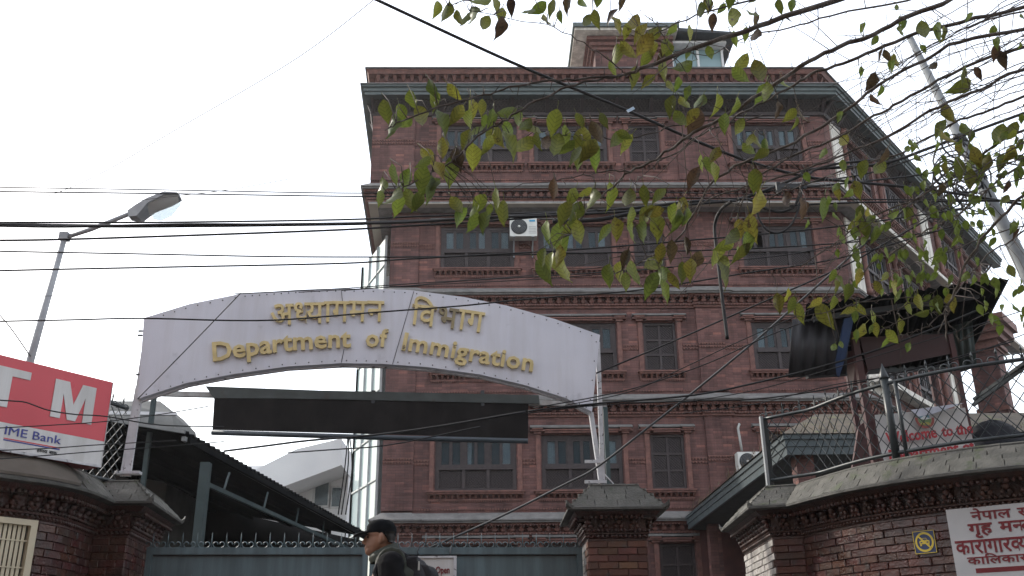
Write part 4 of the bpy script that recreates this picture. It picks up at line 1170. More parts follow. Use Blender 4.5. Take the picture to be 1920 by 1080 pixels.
# hanging sheet canopy on a long beam inside the gate
cano = thing('sheet_canopy', 'long dark brown sheet hung from a grey beam behind the arched sign', 'canopy', (-1.7, 13.3, 0))
brown_sheet = streak(pmat('dark_brown_sheet', (.014,.0115,.011), (.009,.008,.0075), scale=4, rough=.85, spec=.08), .6, 4, .6)
cY = 13.3
m = MB(); P = [at(402,742,cY), at(991,756,cY), at(990,822,cY-.18), at(398,806,cY-.18)]
m.prism(P, (0,.015,.004)); m.build('hanging_sheet', brown_sheet, cano, fix=True)
m = MB(); m.tube([at(397,811,cY-.2), at(700,820,cY-.2), at(990,827,cY-.2)], .036, 8); m.build('bottom_tube', pmat('dark_blue_grey_tube', (.03,.04,.05), rough=.45), cano)
m = MB(); P = [at(385,724,cY-.05), at(600,732,cY-.05), at(1010,741,cY-.05), at(1012,757,cY-.02), at(600,748,cY-.02), at(400,746,cY-.02)]
m.prism(P, (0,.05,.0)); m.build('gutter_plate', pmat('grey_green_plate', (.062,.072,.070), (.045,.050,.048), scale=5, rough=.6, spots=((.055,.05,.045), 7, .6)), cano, fix=True)
bl_, br_ = at(290,738,cY+.04), at(1137,759,cY+.04)
m = MB(); m.beam(bl_, br_, .06, .07); m.build('beam', pmat('pale_steel_beam', (.30,.30,.29), (.22,.2,.19), scale=8, rough=.6), cano)
for p in (bl_, br_ - Vector((.02,0,0))): m = MB(); m.box(p.x-.03, p.x+.03, p.y-.03, p.y+.03, 0, p.z-.036); m.build('post', shed_green, cano)
for px in (700, 905): m = MB(); q = at(px,748,cY); m.box(q.x-.025,q.x+.025,q.y-.02,q.y+.03,q.z-.16,q.z+.12); m.build('hanger', black_metal, cano)

# neighbours seen past the left flank
wb = thing('white_building', 'white rendered house with a slanting balcony slab beyond the tin shed roof', 'building', (-8, 46, 0))
wwhite = pmat('whitewash', (.72,.72,.72), (.64,.64,.65), scale=.6, rough=.9)
YB = 46.0
x0, x1 = at(470,960,YB).x, at(650,960,YB).x
m = MB(); m.box(x0-6, x1, YB, YB+9, 0, at(600,872,YB).z); m.build('wall', wwhite, wb)
m = MB(); P = [at(640,822,YB-2.5), at(640,872,YB-2.5), at(470,935,YB-2.5), at(430,940,YB-2.5), at(430,905,YB-2.5), at(556,842,YB-2.5)]
m.prism(P, (0,3.4,0)); m.build('balcony_slab', wwhite, wb, fix=True)
for (xa, xb, ya, yb) in ((590,617,905,948),(622,640,915,950),(535,560,935,965)):
    p, q = at(xa,yb,YB), at(xb,ya,YB)
    m = MB(); m.box(p.x-.12, q.x+.12, YB-.08, YB-.001, p.z-.1, q.z+.1); f_ = m.build('window', pmat('white_sash', (.6,.6,.6), rough=.6), wb)
    m = MB(); m.box(p.x, q.x, YB-.09, YB-.081, p.z, q.z); m.build('pane', pane_glass, f_)
hut = thing('stone_roofed_hut', 'small grey slab roof showing above the shed behind the left gate post', 'hut', (-6.2, 19, 0))
hg = pmat('weathered_cement', (.16,.16,.15), (.105,.105,.10), scale=2, rough=.9, spots=((.12,.12,.11), 4, .6))
P = [at(196,808,18), at(198,752,18.6), at(300,752,19), at(322,776,18.4), at(328,810,18)]
m = MB(); m.prism(P, (0,1.6,.0)); m.build('roof_slab', hg, hut, fix=True)
m = MB(); q = at(262,820,18.8); m.box(q.x-1.2, q.x+.6, 18.9, 21, 0, q.z); m.build('wall', hg, hut)
m = MB(); m.prism([at(196,770,17.9),at(330,773,17.9),at(330,778,17.9),at(196,777,17.9)], (0,.08,0)); m.build('roof_ledge', wwhite, hut, fix=True)

# green fascia porch on the right
porch = thing('entrance_porch', 'low porch with a blue green fascia against the brick building behind the mesh fence', 'porch', (7.5, 19, 0))
fas = pmat('blue_green_fascia', (.066,.085,.092), (.050,.066,.073), scale=3, rough=.45, spots=((.30,.27,.22), 3.6, .73))
pc0 = at(1472,816,16.0); pc1 = at(1290,987,25.5); pc1.z = pc0.z; pc2 = Vector((11.0, 16.0, pc0.z))
fp = [Vector((pc1.x, pc1.y)), Vector((pc0.x, pc0.y)), Vector((pc2.x, pc2.y))]
m = MB(); sweep(m, fp, [(-.05,pc0.z-.33),(.0,pc0.z-.33),(.0,pc0.z-.20),(.02,pc0.z-.195),(.02,pc0.z-.08),(.05,pc0.z-.075),(.05,pc0.z),(-.05,pc0.z)]); m.build('fascia', fas, porch)
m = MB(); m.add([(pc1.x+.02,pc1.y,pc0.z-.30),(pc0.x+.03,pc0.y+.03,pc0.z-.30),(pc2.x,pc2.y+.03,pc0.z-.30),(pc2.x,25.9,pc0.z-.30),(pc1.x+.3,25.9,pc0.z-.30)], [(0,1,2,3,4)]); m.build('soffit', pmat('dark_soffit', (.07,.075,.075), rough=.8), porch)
porch_tile = pmat('mossy_roof_tile', (.095,.076,.055), (.06,.05,.04), scale=3, rough=.9, bump=.6, bscale=18, spots=((.10,.10,.05), 5, .58))
m = MB(); i0 = Vector((pc0.x+1.1, pc0.y+1.6, pc0.z+.75)); i1 = Vector((pc1.x+.9, 25.9, pc0.z+.75)); i2 = Vector((pc2.x, pc2.y+1.6, pc0.z+.75))
O = Vector((0,0,.012))
m.quad(pc1+O-Vector((.08,0,0)), pc0+O+Vector((-.08,-.08,0)), i0, i1); m.quad(pc0+O+Vector((-.08,-.08,0)), pc2+O+Vector((0,-.08,0)), i2, i0); m.quad(i0, i2, Vector((i2.x,25.9,i2.z)), i1); m.build('tiled_roof', porch_tile, porch)
tufts = MB()
for k in range(260):
    f = rnd.random(); p = pc1.lerp(pc0, f)+Vector((rnd.uniform(-.05,.3),0,.02+rnd.uniform(0,.1))) if k % 3 else pc0.lerp(pc2, f*.7)+Vector((0,rnd.uniform(-.05,.3),.02+rnd.uniform(0,.1)))
    h = rnd.uniform(.06,.22); a = rnd.uniform(0,6.28); d = Vector((math.cos(a),math.sin(a),0))*.012
    tip = p + Vector((rnd.uniform(-.07,.07), rnd.uniform(-.07,.07), h)); tufts.add([p-d, p+d, tip], [(0,1,2)])
tufts.build('dry_weeds', pmat('dry_weed', (.13,.10,.06), (.07,.055,.04), rough=.9), porch, kind='stuff')
for (x, y) in ((pc0.x+.35, pc0.y+.35), (9.6, 16.4), (pc1.x+.5, 24.8)): m = MB(); m.box(x-.15, x+.15, y-.15, y+.15, 0, pc0.z-.30); m.build('brick_column', brick_far, porch)
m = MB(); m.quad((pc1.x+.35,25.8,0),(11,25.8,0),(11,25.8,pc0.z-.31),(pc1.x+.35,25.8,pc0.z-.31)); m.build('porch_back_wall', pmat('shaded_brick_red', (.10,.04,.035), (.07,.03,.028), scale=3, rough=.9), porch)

# guard booth on its stand behind the right wall
booth = thing('guard_booth', 'maroon guard booth with a dark corrugated awning roof standing behind the right wall', 'guard booth', (4.8, 11, 0))
maroon = pmat('maroon_paint', (.052,.018,.021), (.038,.014,.017), scale=3, rough=.45)
maroon_l = pmat('maroon_bright', (.085,.032,.034), (.060,.024,.027), scale=3, rough=.4)
BYF = 10.5
def vpost(px0, py0, px1, py1, Y, w, mat, name='post', z0=0.0):
    a = at(px0,py0,Y); b = at(px1,py1,Y); x = (a.x+b.x)/2
    m = MB(); m.hexa([(b.x-w/2,Y,z0),(b.x+w/2,Y,z0),(b.x+w/2,Y+w,z0),(b.x-w/2,Y+w,z0),(a.x-w/2,Y,a.z),(a.x+w/2,Y,a.z),(a.x+w/2,Y+w,a.z),(a.x-w/2,Y+w,a.z)]); return m.build(name, mat, booth)
vpost(1602,622,1655,862,BYF,.075,maroon_l); vpost(1782,625,1832,845,BYF,.06,maroon_l)
vpost(1590,690,1640,880,11.9,.06,maroon); vpost(1745,690,1785,840,11.9,.05,maroon)
m = MB(); P = [at(1612,632,BYF+.02), at(1782,626,BYF+.02), at(1795,660,BYF+.02), at(1627,694,BYF+.02)]; m.prism(P, (0,.03,0)); m.build('front_panel', maroon, booth, fix=True)
m = MB(); P = [at(1580,662,BYF+.3), at(1606,655,BYF+.04), at(1628,694,BYF+.04), at(1598,742,BYF+.3)]; m.prism(P, (.02,.03,0)); m.build('side_panel', maroon_l, booth, fix=True)
# roof sheet seen from below
ra, rb = at(1512,572,9.9), at(1893,522,9.9)
rc, rd = at(1498,706,11.2), at(1806,690,12.0)
def corrugated2(mb, a, b, c, d, n, amp=.022, thick=.006):
    up = (b-a).cross(c-a).normalized(); up = up if up.z > 0 else -up
    V = []; N = n*4
    for i in range(N+1):
        w = up*(amp*math.sin(2*math.pi*i/4)); p, q = a.lerp(b, i/N)+w, c.lerp(d, i/N)+w
        V += [p, q, p+up*thick, q+up*thick]
    F = []
    for i in range(N):
        o = i*4; F += [(o,o+1,o+5,o+4), (o+2,o+6,o+7,o+3), (o,o+4,o+6,o+2), (o+1,o+3,o+7,o+5)]
    mb.add(V, F + [(0,2,3,1), (N*4,N*4+1,N*4+3,N*4+2)], True)
m = MB(); corrugated2(m, ra, rb, rc, rd, 17); m.build('corrugated_roof', tin_dark, booth)
for f_ in (.12, .5, .92): m = MB(); m.beam(ra.lerp(rc, f_)+Vector((.08,0,-.06)), rb.lerp(rd, f_)+Vector((-.3,0,-.06)), .05, .06); m.build('rafter', black_metal, booth)
# side sheets
m = MB(); corrugated(m, at(1486,598,10.15), at(1592,592,10.15), at(1478,708,10.2)-at(1486,598,10.15), .13, .02); m.build('hanging_sheet', pmat('blackened_tin', (.03,.03,.034), (.02,.02,.023), scale=3, rough=.5, spec=.3), booth)
m = MB(); P = [at(1583,598,10.05), at(1602,592,10.05), at(1586,668,10.15), at(1574,706,10.2), at(1562,700,10.2)]; m.prism(P, (0,.03,0)); m.build('blue_tarpaulin', pmat('blue_tarp', (.018,.045,.12), (.012,.03,.08), scale=6, rough=.5), booth, fix=True)
m = MB(); corrugated(m, at(1786,612,10.7), at(1822,600,10.7), at(1796,700,10.75)-at(1786,612,10.7), .1, .015); m.build('side_sheet', pmat('dark_green_tin', (.03,.048,.045), (.02,.032,.03), scale=3, rough=.6), booth)
m = MB(); m.box(4.1, 5.5, BYF+.0, 12.2, 2.6, 2.7)
m.build('floor', maroon, booth)
m = MB(); P = [at(1598,880,11.2), at(1610,800,11.2), at(1645,770,11.2), at(1662,860,11.2), at(1662,890,11.2)]; m.prism(P, (0,.05,0)); m.build('lower_panel', maroon_l, booth, fix=True)

# welcome banner tied to the booth
ban = thing('welcome_banner', 'white welcome banner with red lettering and a crest tied to the guard booth', 'banner', (4.85, 10.4, 3.0))
bwhite = pmat('banner_vinyl', (.50,.50,.49), (.45,.45,.45), scale=2, rough=.6)
bY = 10.42
bp_ = lambda px, py, d=0.0: at(px, py, bY) + Vector((0,-d,0))
rows_, cols_ = 8, 12; V = []
for r in range(rows_+1):
    for c in range(cols_+1):
        fx, fy = c/cols_, r/rows_
        xl, xr = 1640+22*fy, 1810+26*fy; yt = 778-14*fx - 6*math.sin(math.pi*fx)*0; yb = 892-16*fx
        p = bp_(xl+(xr-xl)*fx, yt+(yb-yt)*fy); V.append(p + Vector((0,.012*math.sin(fx*9+fy*4)+.02*math.sin(fy*5),0)))
m = MB(); m.add(V, [(r*(cols_+1)+c, r*(cols_+1)+c+1, (r+1)*(cols_+1)+c+1, (r+1)*(cols_+1)+c) for r in range(rows_) for c in range(cols_)], True); m.build('vinyl_sheet', bwhite, ban)
m = MB(); P = [bp_(1705,770,.035), bp_(1805,757,.035), bp_(1745,778,.04), bp_(1718,783,.04)]; m.prism(P, (0,-.003,0)); m.build('folded_edge', pmat('pale_blue_back', (.50,.52,.60), rough=.6), ban, fix=True)
ink_red = pmat('red_print', (.40,.035,.045), rough=.6)
def ban_text(word, xa, ya, xb, yb, cap, name='lettering', bold=.03):
    pa, pb = bp_(xa,ya,.036), bp_(xb,yb,.036); w = (pb-pa).length; u = (pb-pa)/w; vv = Vector((0,0,1))
    flat_text(word, True, bold, 1, 1, ban, name, ink_red, lambda x, y, d: pa + u*x + vv*y + Vector((0,-d,0)), width=w, height=cap*w/(xb-xa))
ban_text('Welcome', 1660,834,1755,821, 20); ban_text('to the', 1764,820,1822,813, 19)
ban_text('Department of', 1666,866,1826,847, 20)
# crest: garland of red flowers round a green and white hill with a blue flag above
cc = bp_(1731,787,.037); rC = (bp_(1749,787)-bp_(1731,787)).length
def disc(cx, cz, r0, r1, a0, a1, d, n=16, sy=1.0):
    m = MB(); V = []
    for k in range(n+1):
        a = a0+(a1-a0)*k/n
        for r in (r0, r1): V.append(cc + Vector((cx+math.cos(a)*r, -d, cz+math.sin(a)*r*sy)))
    m.add(V, [(2*k,2*k+2,2*k+3,2*k+1) for k in range(n)]); return m
disc(0,0,rC*.72,rC*1.0,math.pi*.95,math.pi*2.05,.002).build('crest_garland', pmat('dull_red_print', (.26,.07,.06), rough=.6), ban)
disc(0,0,0,rC*.70,math.pi,math.pi*2,.003).build('crest_hill', pmat('green_print', (.12,.20,.08), rough=.6), ban)
disc(0,rC*.1,0,rC*.55,0,math.pi,.003).build('crest_sky', pmat('teal_print', (.14,.27,.32), rough=.6), ban)
m = MB(); m.add([cc+Vector((-rC*.5,-.005,0)), cc+Vector((0,-.005,rC*.35)), cc+Vector((rC*.5,-.005,0)), cc+Vector((0,-.005,-rC*.1))], [(0,3,2,1)]); m.build('crest_mountain', pmat('white_print', (.6,.62,.64), rough=.6), ban)
m = MB(); m.add([cc+Vector((-rC*.55,-.006,-rC*.62)), cc+Vector((rC*.55,-.006,-rC*.62)), cc+Vector((rC*.35,-.006,-rC*.35)), cc+Vector((-rC*.35,-.006,-rC*.35))], [(0,1,2,3)]); m.build('crest_field', pmat('yellow_print', (.34,.30,.08), rough=.6), ban)
# dark covered heap beside the banner
heap = MB(); c0 = at(1868,852,10.6); V = []; n1, n2 = 8, 14
for i in range(n1+1):
    th = math.pi/2*i/n1
    for j in range(n2):
        ph = 2*math.pi*j/n2; w = 1+.08*math.sin(3*ph+i)
        V.append((c0.x + .40*math.cos(th)*math.cos(ph)*w, c0.y + .38*math.cos(th)*math.sin(ph)*w, c0.z - .25 + .62*math.sin(th)*(1+.04*math.sin(5*ph))))
heap.add(V, [(i*n2+j, i*n2+(j+1)%n2, (i+1)*n2+(j+1)%n2, (i+1)*n2+j) for i in range(n1) for j in range(n2)], True)
hp = heap.build('covered_bundle', pmat('black_cover', (.008,.009,.014), (.005,.006,.009), scale=7, rough=.9, bump=.5, bscale=20)); tag(hp, 'bundle under a black cover beside the white welcome banner', 'bundle')
st = MB(); st.box(c0.x-.4, c0.x+.4, c0.y-.3, c0.y+.4, 0, c0.z-.25); so = st.build('brick_plinth', brick_far); tag(so, 'brick plinth under the black covered bundle behind the right wall', 'plinth')

# ------------------------------------------------------------------ mesh fences on the wall tops
fence_paint = pmat('dark_green_black_paint', (.028,.036,.040), (.018,.023,.026), scale=7, rough=.42)
def mesh_fence(root, path, z0, z1f, pitch=.17, fin_step=.21, wire=.0058):
    """path on plan; z1f(s) top rail height"""
    P = [Vector(p) for p in path]; S_ = [0]
    for a, b in zip(P[:-1], P[1:]): S_.append(S_[-1]+(b-a).length)
    L = S_[-1]
    def pt(s):
        s = max(0, min(L, s))
        for i in range(len(P)-1):
            if s <= S_[i+1] + 1e-9: return P[i] + (P[i+1]-P[i])*((s-S_[i])/max(1e-9, S_[i+1]-S_[i]))
        return P[-1]
    n = 40
    top = [(*pt(L*k/n), z1f(L*k/n)) for k in range(n+1)]; bot = [(*pt(L*k/n), z0) for k in range(n+1)]
    m = MB(); m.tube(top, .020, 6); m.build('top_rail', fence_paint, root)
    m = MB(); m.tube(bot, .020, 6); m.build('bottom_rail', fence_paint, root)
    m = MB(); H = max(z1f(L*k/n) for k in range(n+1)) - z0
    sx = pitch*.80
    for sg in (1, -1):
        s0 = -H*.8
        while s0 < L + H*.8:
            pts = []
            for k in range(25):
                zz = H*k/24; s = s0 + sg*zz*.80
                if 0 <= s <= L and zz + z0 <= z1f(s): q = pt(s); pts.append((q.x, q.y, z0+zz))
            if len(pts) > 1: m.tube(pts, wire, 3, cap=False)
            s0 += sx
    m.build('mesh_wire', fence_paint, root)
    return pt, L
def finial_fence():
    m = MB()
    m.hexa([(-.006,-.006,0),(.006,-.006,0),(.006,.006,0),(-.006,.006,0),(-.006,-.006,.07),(.006,-.006,.07),(.006,.006,.07),(-.006,.006,.07)])
    m.lathe((0,0,.07), [(.004,0),(.014,.012),(.002,.06)], 4)
    for sg in (-1, 1):
        pts = [(sg*(.045-.038*math.cos(a)), 0, .012+.034*math.sin(a)+.0) for a in [math.pi*k/7*1.45 - .35 for k in range(8)]]
        m.tube(pts, .007, 4)
    me = m.mesh('finial'); me.materials.append(fence_paint); return me
FIN2 = finial_fence()
def fence_finials(root, pt, L, zf, step, s0=.05):
    s = s0
    while s < L:
        q = pt(s); q2 = pt(s+.02); t = (q2-q)
        if t.length < 1e-6: t = q - pt(s-.02)
        t.normalize(); place('finial', FIN2, root, (q.x,q.y,zf(s)+.018), (t.x,t.y,0), (-t.y,t.x,0), (0,0,1), 1, 1, 1)
        s += step
rf = thing('mesh_fence', 'dark painted wire mesh fence with arrowhead finials along the curved right wall', 'fence', (4.5, 9.4, 2.83))
fpath = offset_path([p for p in r_face[2:]], -.10)
q0 = at(1443,905,10.95); fpath = [Vector((q0.x, 10.95))] + [p for p in fpath if p.y < 10.6]
fs = [0.0]
for a, b in zip(fpath[:-1], fpath[1:]): fs.append(fs[-1]+(b-a).length)
zA = at(1436,792,fpath[0].y).z; zB = at(1668,722,9.65).z
FT = max(3.5, (zA+zB)/2)
pt_, L_ = mesh_fence(rf, fpath, 2.93, lambda s: FT + .0*s)
fence_finials(rf, pt_, L_, lambda s: FT, .215)
for px in (1668,):
    # stout pointed post: nearest fence point to that bearing
    best = min((abs((lambda p: (p-CAM).x/(p-CAM).y - ray(px,790).x/ray(px,790).y)(Vector((*pt_(L_*k/200), 3.2)))), k) for k in range(201))[1]
    q = pt_(L_*best/200); m = MB(); m.tube([(q.x,q.y,2.80),(q.x,q.y,FT+.05)], .042, 8); m.lathe((q.x,q.y,FT+.05), [(.050,0),(.052,.02),(.002,.17)], 8); m.build('post', fence_paint, rf)
q = pt_(0); m = MB(); m.box(q.x-.035,q.x-.005,q.y-.03,q.y+.03,2.80,FT+.03); m.build('post', pmat('bright_edge_steel', (.30,.32,.33), rough=.4), rf)
m = MB(); m.box(q.x+.0,q.x+.045,q.y-.03,q.y+.03,2.80,FT+.0); m.build('post', fence_paint, rf)
for k in (.33, .72, .98):
    q = pt_(L_*k); m = MB(); m.tube([(q.x,q.y,2.80),(q.x,q.y,FT)], .022, 6); m.build('post', fence_paint, rf)
q = pt_(L_*.55); m = MB(); m.beam((q.x,q.y,FT-.02), (q.x-.30,q.y+.55,FT-.25), .04, .03); m.beam((q.x+.05,q.y,FT-.02), (q.x-.35,q.y+.5,FT-.32), .03, .03); m.build('stay', fence_paint, rf)
lf = thing('mesh_fence', 'short wire mesh fence with curled finials between the bank sign and the left sign post', 'fence', (-4.1, 9.9, 2.83))
lpath = [Vector((-5.3,8.0)), Vector((-4.75,8.75)), Vector((-4.32,9.5)), Vector((-3.98,10.32))]
zl = at(225,752,9.9).z
pt2, L2 = mesh_fence(lf, lpath, 2.86, lambda s: zl - .03*math.sin(s*2), pitch=.125, wire=.006)
fence_finials(lf, pt2, L2, lambda s: zl, .16)

# ------------------------------------------------------------------ boards on the right wall
def wall_board(px_list):
    return [wall_hit(r_face, *p) for p in px_list]
nb = wall_board([(1775,957),(1800,1079)])
nz0, nz1 = 1.30, nb[0].z
n0 = Vector((nb[0].x, nb[0].y, 0))
n_right = wall_hit(r_face, 1919, 950)
nd = (Vector((n_right.x, n_right.y, 0)) - n0).normalized(); nn_ = Vector((nd.y,-nd.x,0))
notice = thing('notice_board', 'white painted notice board with dark red hand lettering on the right wall', 'sign', (n0.x, n0.y, nz0))
np_ = lambda u, d, z: n0 + nd*u + nn_*(d+.03) + Vector((0,0,z))
def nbox(m, u0, u1, d0, d1, z0, z1): m.hexa([np_(u0,d1,z0),np_(u1,d1,z0),np_(u1,d0,z0),np_(u0,d0,z0),np_(u0,d1,z1),np_(u1,d1,z1),np_(u1,d0,z1),np_(u0,d0,z1)])
m = MB(); nbox(m, 0, 1.75, -.02, .015, nz0, nz1); m.build('board', pmat('notice_white', (.46,.46,.46), (.40,.40,.405), scale=3, rough=.55, spots=((.32,.30,.29), 6, .68)), notice)
maroon_ink = pmat('maroon_lettering', (.17,.012,.018), (.13,.01,.014), rough=.55)
def npx(px, py):
    p = atp(px, py, n0 + nn_*.045, nn_); return (p-n0).dot(nd), p.z
def n_text(units, pxl, py_head, py_foot, width, bold):
    u, zh = npx(pxl, py_head); _, zf = npx(pxl, py_foot)
    flat_text(units, False, bold, 1, 1, notice, 'lettering', maroon_ink, lambda x, y, d: np_(u+x, .0155+d, zf+y), width=width, height=zh-zf, capref=.62)
K = lambda s: [[(ch,0)] for ch in s]
n_text([[('न',0),('े',0)],[('प',0)],[('ा',0)],[('ल',0)],' ',[('स',0)],[('र',0)],[('क',0)],[('ा',0)],[('र',0)]], 1819,961,976, .80, .020)
n_text([[('ग',0),('ृ',0)],[('ह',0)],' ',[('म',0)],[('न',1),('त',1),('र',0)],[('ा',0)],[('ल',0)],[('य',0)]], 1814,984,1002, .86, .028)
n_text([[('क',0)],[('ा',0)],[('र',0)],[('ा',0)],[('ग',0)],[('ा',0)],[('र',0)],[('व',1),('य',0)],[('व',0)],[('स',1),('थ',0)],[('ा',0)],[('प',0)],[('न',0)],' ',[('व',0)],[('ि',0),('भ',0)],[('ा',0)],[('ग',0)]], 1790,1016,1040, 1.52, .020)
n_text([[('क',0)],[('ा',0)],[('ि',0),('ल',0)],[('क',0)],[('ा',0)],[('स',1),('थ',0)],[('ा',0)],[('न',0)],' ',[('क',0)],[('ा',0)],[('ठ',0)],[('म',0)],[('ा',0)],[('ड',0)],[('ौ',0)]], 1813,1046,1059, 1.25, .018)
u, z = npx(1829,1066); _, z2 = npx(1829,1075); m = MB(); nbox(m, u, 1.6, .0155, .017, z2, z); m.build('underline', maroon_ink, notice)
# no parking plate
pl = [wall_hit(r_face, *p) for p in ((1712,998),(1752,993),(1758,1036))]
p0 = Vector((pl[0].x,pl[0].y,0)); pd = (Vector((pl[1].x,pl[1].y,0))-p0); pw = pd.length; pd.normalize(); pn = Vector((pd.y,-pd.x,0))
zt = (pl[0].z+pl[1].z)/2; zb_ = zt - pw*.98
nop = thing('no_parking_sign', 'small square blue plate with a yellow crossed out car on the curved wall', 'sign', (p0.x, p0.y, zb_))
pp_ = lambda u, d, z: p0 + pd*u + pn*(d+.016) + Vector((0,0,z))
def plq(m, pts, d): m.prism([pp_(x*pw, d, zb_+y*pw) for x, y in pts], pn*.002)
navy, yel = pmat('navy_enamel', (.012,.025,.085), rough=.4), pmat('yellow_enamel', (.50,.36,.03), (.42,.31,.03), rough=.4)
m = MB(); plq(m, [(0,0),(1,0),(1,.98),(0,.98)], 0); m.build('plate', navy, nop, fix=True)
m = MB()
for e in ([(0,0),(1,0),(1,.025),(0,.025)],[(0,.955),(1,.955),(1,.98),(0,.98)],[(0,.025),(.025,.025),(.025,.955),(0,.955)],[(.975,.025),(1,.025),(1,.955),(.975,.955)]): plq(m, e, .002)
m.build('plate_border', yel, nop, fix=True)
m = MB(); N = 28
for k in range(N):
    a0, a1 = 2*math.pi*k/N, 2*math.pi*(k+1)/N; c_ = (.5,.49)
    plq(m, [(c_[0]+.34*math.cos(a0), c_[1]+.34*math.sin(a0)), (c_[0]+.43*math.cos(a0), c_[1]+.43*math.sin(a0)), (c_[0]+.43*math.cos(a1), c_[1]+.43*math.sin(a1)), (c_[0]+.34*math.cos(a1), c_[1]+.34*math.sin(a1))], .0025)
m.build('ring', yel, nop, fix=True)
m = MB()
for e in ([(.28,.40),(.72,.40),(.74,.52),(.68,.56),(.32,.56),(.26,.52)], [(.35,.565),(.65,.565),(.60,.66),(.40,.66)], [(.29,.32),(.36,.32),(.36,.395),(.29,.395)], [(.64,.32),(.71,.32),(.71,.395),(.64,.395)]): plq(m, e, .0026)
m.build('car_symbol', yel, nop, fix=True)
m = MB(); plq(m, [(.33,.585),(.36,.585),(.42,.645),(.41,.655)], .004); plq(m, [(.42,.58),(.62,.58),(.585,.64),(.435,.64)], .0046); plq(m, [(.32,.45),(.40,.45),(.40,.50),(.32,.50)], .0047); plq(m, [(.60,.45),(.68,.45),(.68,.50),(.60,.50)], .0047); m.build('car_window', navy, nop, fix=True)
m = MB(); plq(m, [(.22,.74),(.27,.79),(.79,.24),(.74,.19)], .0052); m.build('slash', yel, nop, fix=True)

# ------------------------------------------------------------------ air conditioners
ac_white = pmat('ac_casing', (.60,.60,.57), (.52,.52,.49), scale=5, rough=.5, spots=((.40,.38,.34), 6, .66))
def ac_unit(label, cx, cy, cz, w, h, d, front=(0,-1), bars=True):
    t = thing('air_conditioner', label, 'air conditioner', (cx, cy, cz))
    m = MB(); m.box(cx-w/2, cx+w/2, cy-d, cy, cz, cz+h); m.build('casing', ac_white, t)
    fx, fz, fr = cx - w*.16, cz+h*.52, h*.40
    m = MB(); m.lathe((fx, cy-d-.001, fz), [(fr,0),(fr*1.04,-.012),(fr*.96,-.02)], 24, ax=(1,0,0), ay=(0,0,1), az=(0,1,0)); m.build('fan_grille', black_metal, t)
    m = MB(); 
    for k in range(1, 6): 
        r = fr*k/6; m.tube([(fx+r*math.cos(a*math.pi/10), cy-d-.026, fz+r*math.sin(a*math.pi/10)) for a in range(21)], .004, 3)
    m.build('grille_ring', pmat('grille_grey', (.16,.16,.16), rough=.5), t)
    m = MB(); m.lathe((fx, cy-d-.028, fz), [(fr*.16,0),(fr*.16,-.01)], 10, ax=(1,0,0), ay=(0,0,1), az=(0,1,0)); m.build('fan_hub', ac_white, t)
    return t, fx, fz, fr
a, b = at(956,447,25.6), at(1006,413,25.6)
t, fx, fz, fr = ac_unit('white split air conditioner unit bracketed between two windows of the third storey', (a.x+b.x)/2, 25.78, a.z, b.x-a.x, b.z-a.z, .34)
m = MB(); m.box(b.x-.22, b.x-.05, 25.43, 25.439, b.z-.12, b.z-.06); m.build('sticker', pmat('blue_sticker', (.05,.30,.52), rough=.5), t)
m = MB()
for k in range(5): m.box(b.x-.24, b.x-.03, 25.434, 25.439, a.z+.09+k*.05, a.z+.10+k*.05)
m.build('louvre', pmat('grille_grey', (.3,.3,.3), rough=.5), t)
for x in (a.x+.12, b.x-.12):
    m = MB(); m.beam((x,25.99,a.z-.03), (x,25.40,a.z-.03), .035, .035); m.beam((x,25.99,a.z-.42), (x,25.50,a.z-.05), .03, .03); m.box(x-.02,x+.02,25.95,25.995,a.z-.45,a.z); m.build('bracket', lamp_grey, t)
a, b = at(1387,884,25.4), at(1436,846,25.4)
t, *_ = ac_unit('grey air conditioner unit on the wall just above the porch roof', (a.x+b.x)/2, 25.78, a.z, b.x-a.x, b.z-a.z, .32)
pp1, pp2 = at(1386,795,25.9), at(1391,846,25.9)
m = MB(); m.tube([pp1+Vector((.03,.1,.0)), pp1, pp1+Vector((-.05,-.02,-.12)), at(1387,822,25.85), pp2], .035, 6); m.build('refrigerant_pipe', pmat('pale_lagging', (.42,.42,.40), rough=.8), t)

# ------------------------------------------------------------------ framed sign hanging on the gate
os_ = thing('hanging_sign', 'white framed sign with red lettering hung on the gate behind the man', 'sign', (at(820,1060,10.9).x, 10.85, 1.5))
oY = at(800,1060,10.9); 
A_, B_ = at(784,1043,10.86), at(856,1042,10.86)
zl0 = A_.z - .45
m = MB(); m.box(A_.x+.015, B_.x-.015, 10.86, 10.90, zl0+.015, A_.z-.02); m.build('panel', white_panel, os_)
m = MB(); f_ = .022
m.box(A_.x, B_.x, 10.845, 10.90, A_.z-.02, A_.z); m.box(A_.x, A_.x+.015, 10.845, 10.90, zl0, A_.z-.02); m.box(B_.x-.03, B_.x, 10.845, 10.90, zl0, A_.z-.02); m.box(A_.x+.015, B_.x-.03, 10.845, 10.9, zl0, zl0+.015); m.build('frame', white_steel, os_)
q0, q1 = at(817,1075,10.855), at(843,1075,10.855)
flat_text('Open', True, .02, 1, 1, os_, 'lettering', maroon_ink, lambda x, y, d: Vector((q0.x+x, 10.857-d, q0.z+y)), width=q1.x-q0.x, height=(at(830,1062,10.855).z-q0.z))
m = MB(); m.tube([at(785,1043,10.87), at(783,1034,10.9), at(786,1024,10.9), at(792,1018,10.95)], .008, 5); m.tube([at(843,1042,10.87), at(846,1026,10.95)], .008, 5); m.build('hanging_wire', black_metal, os_)

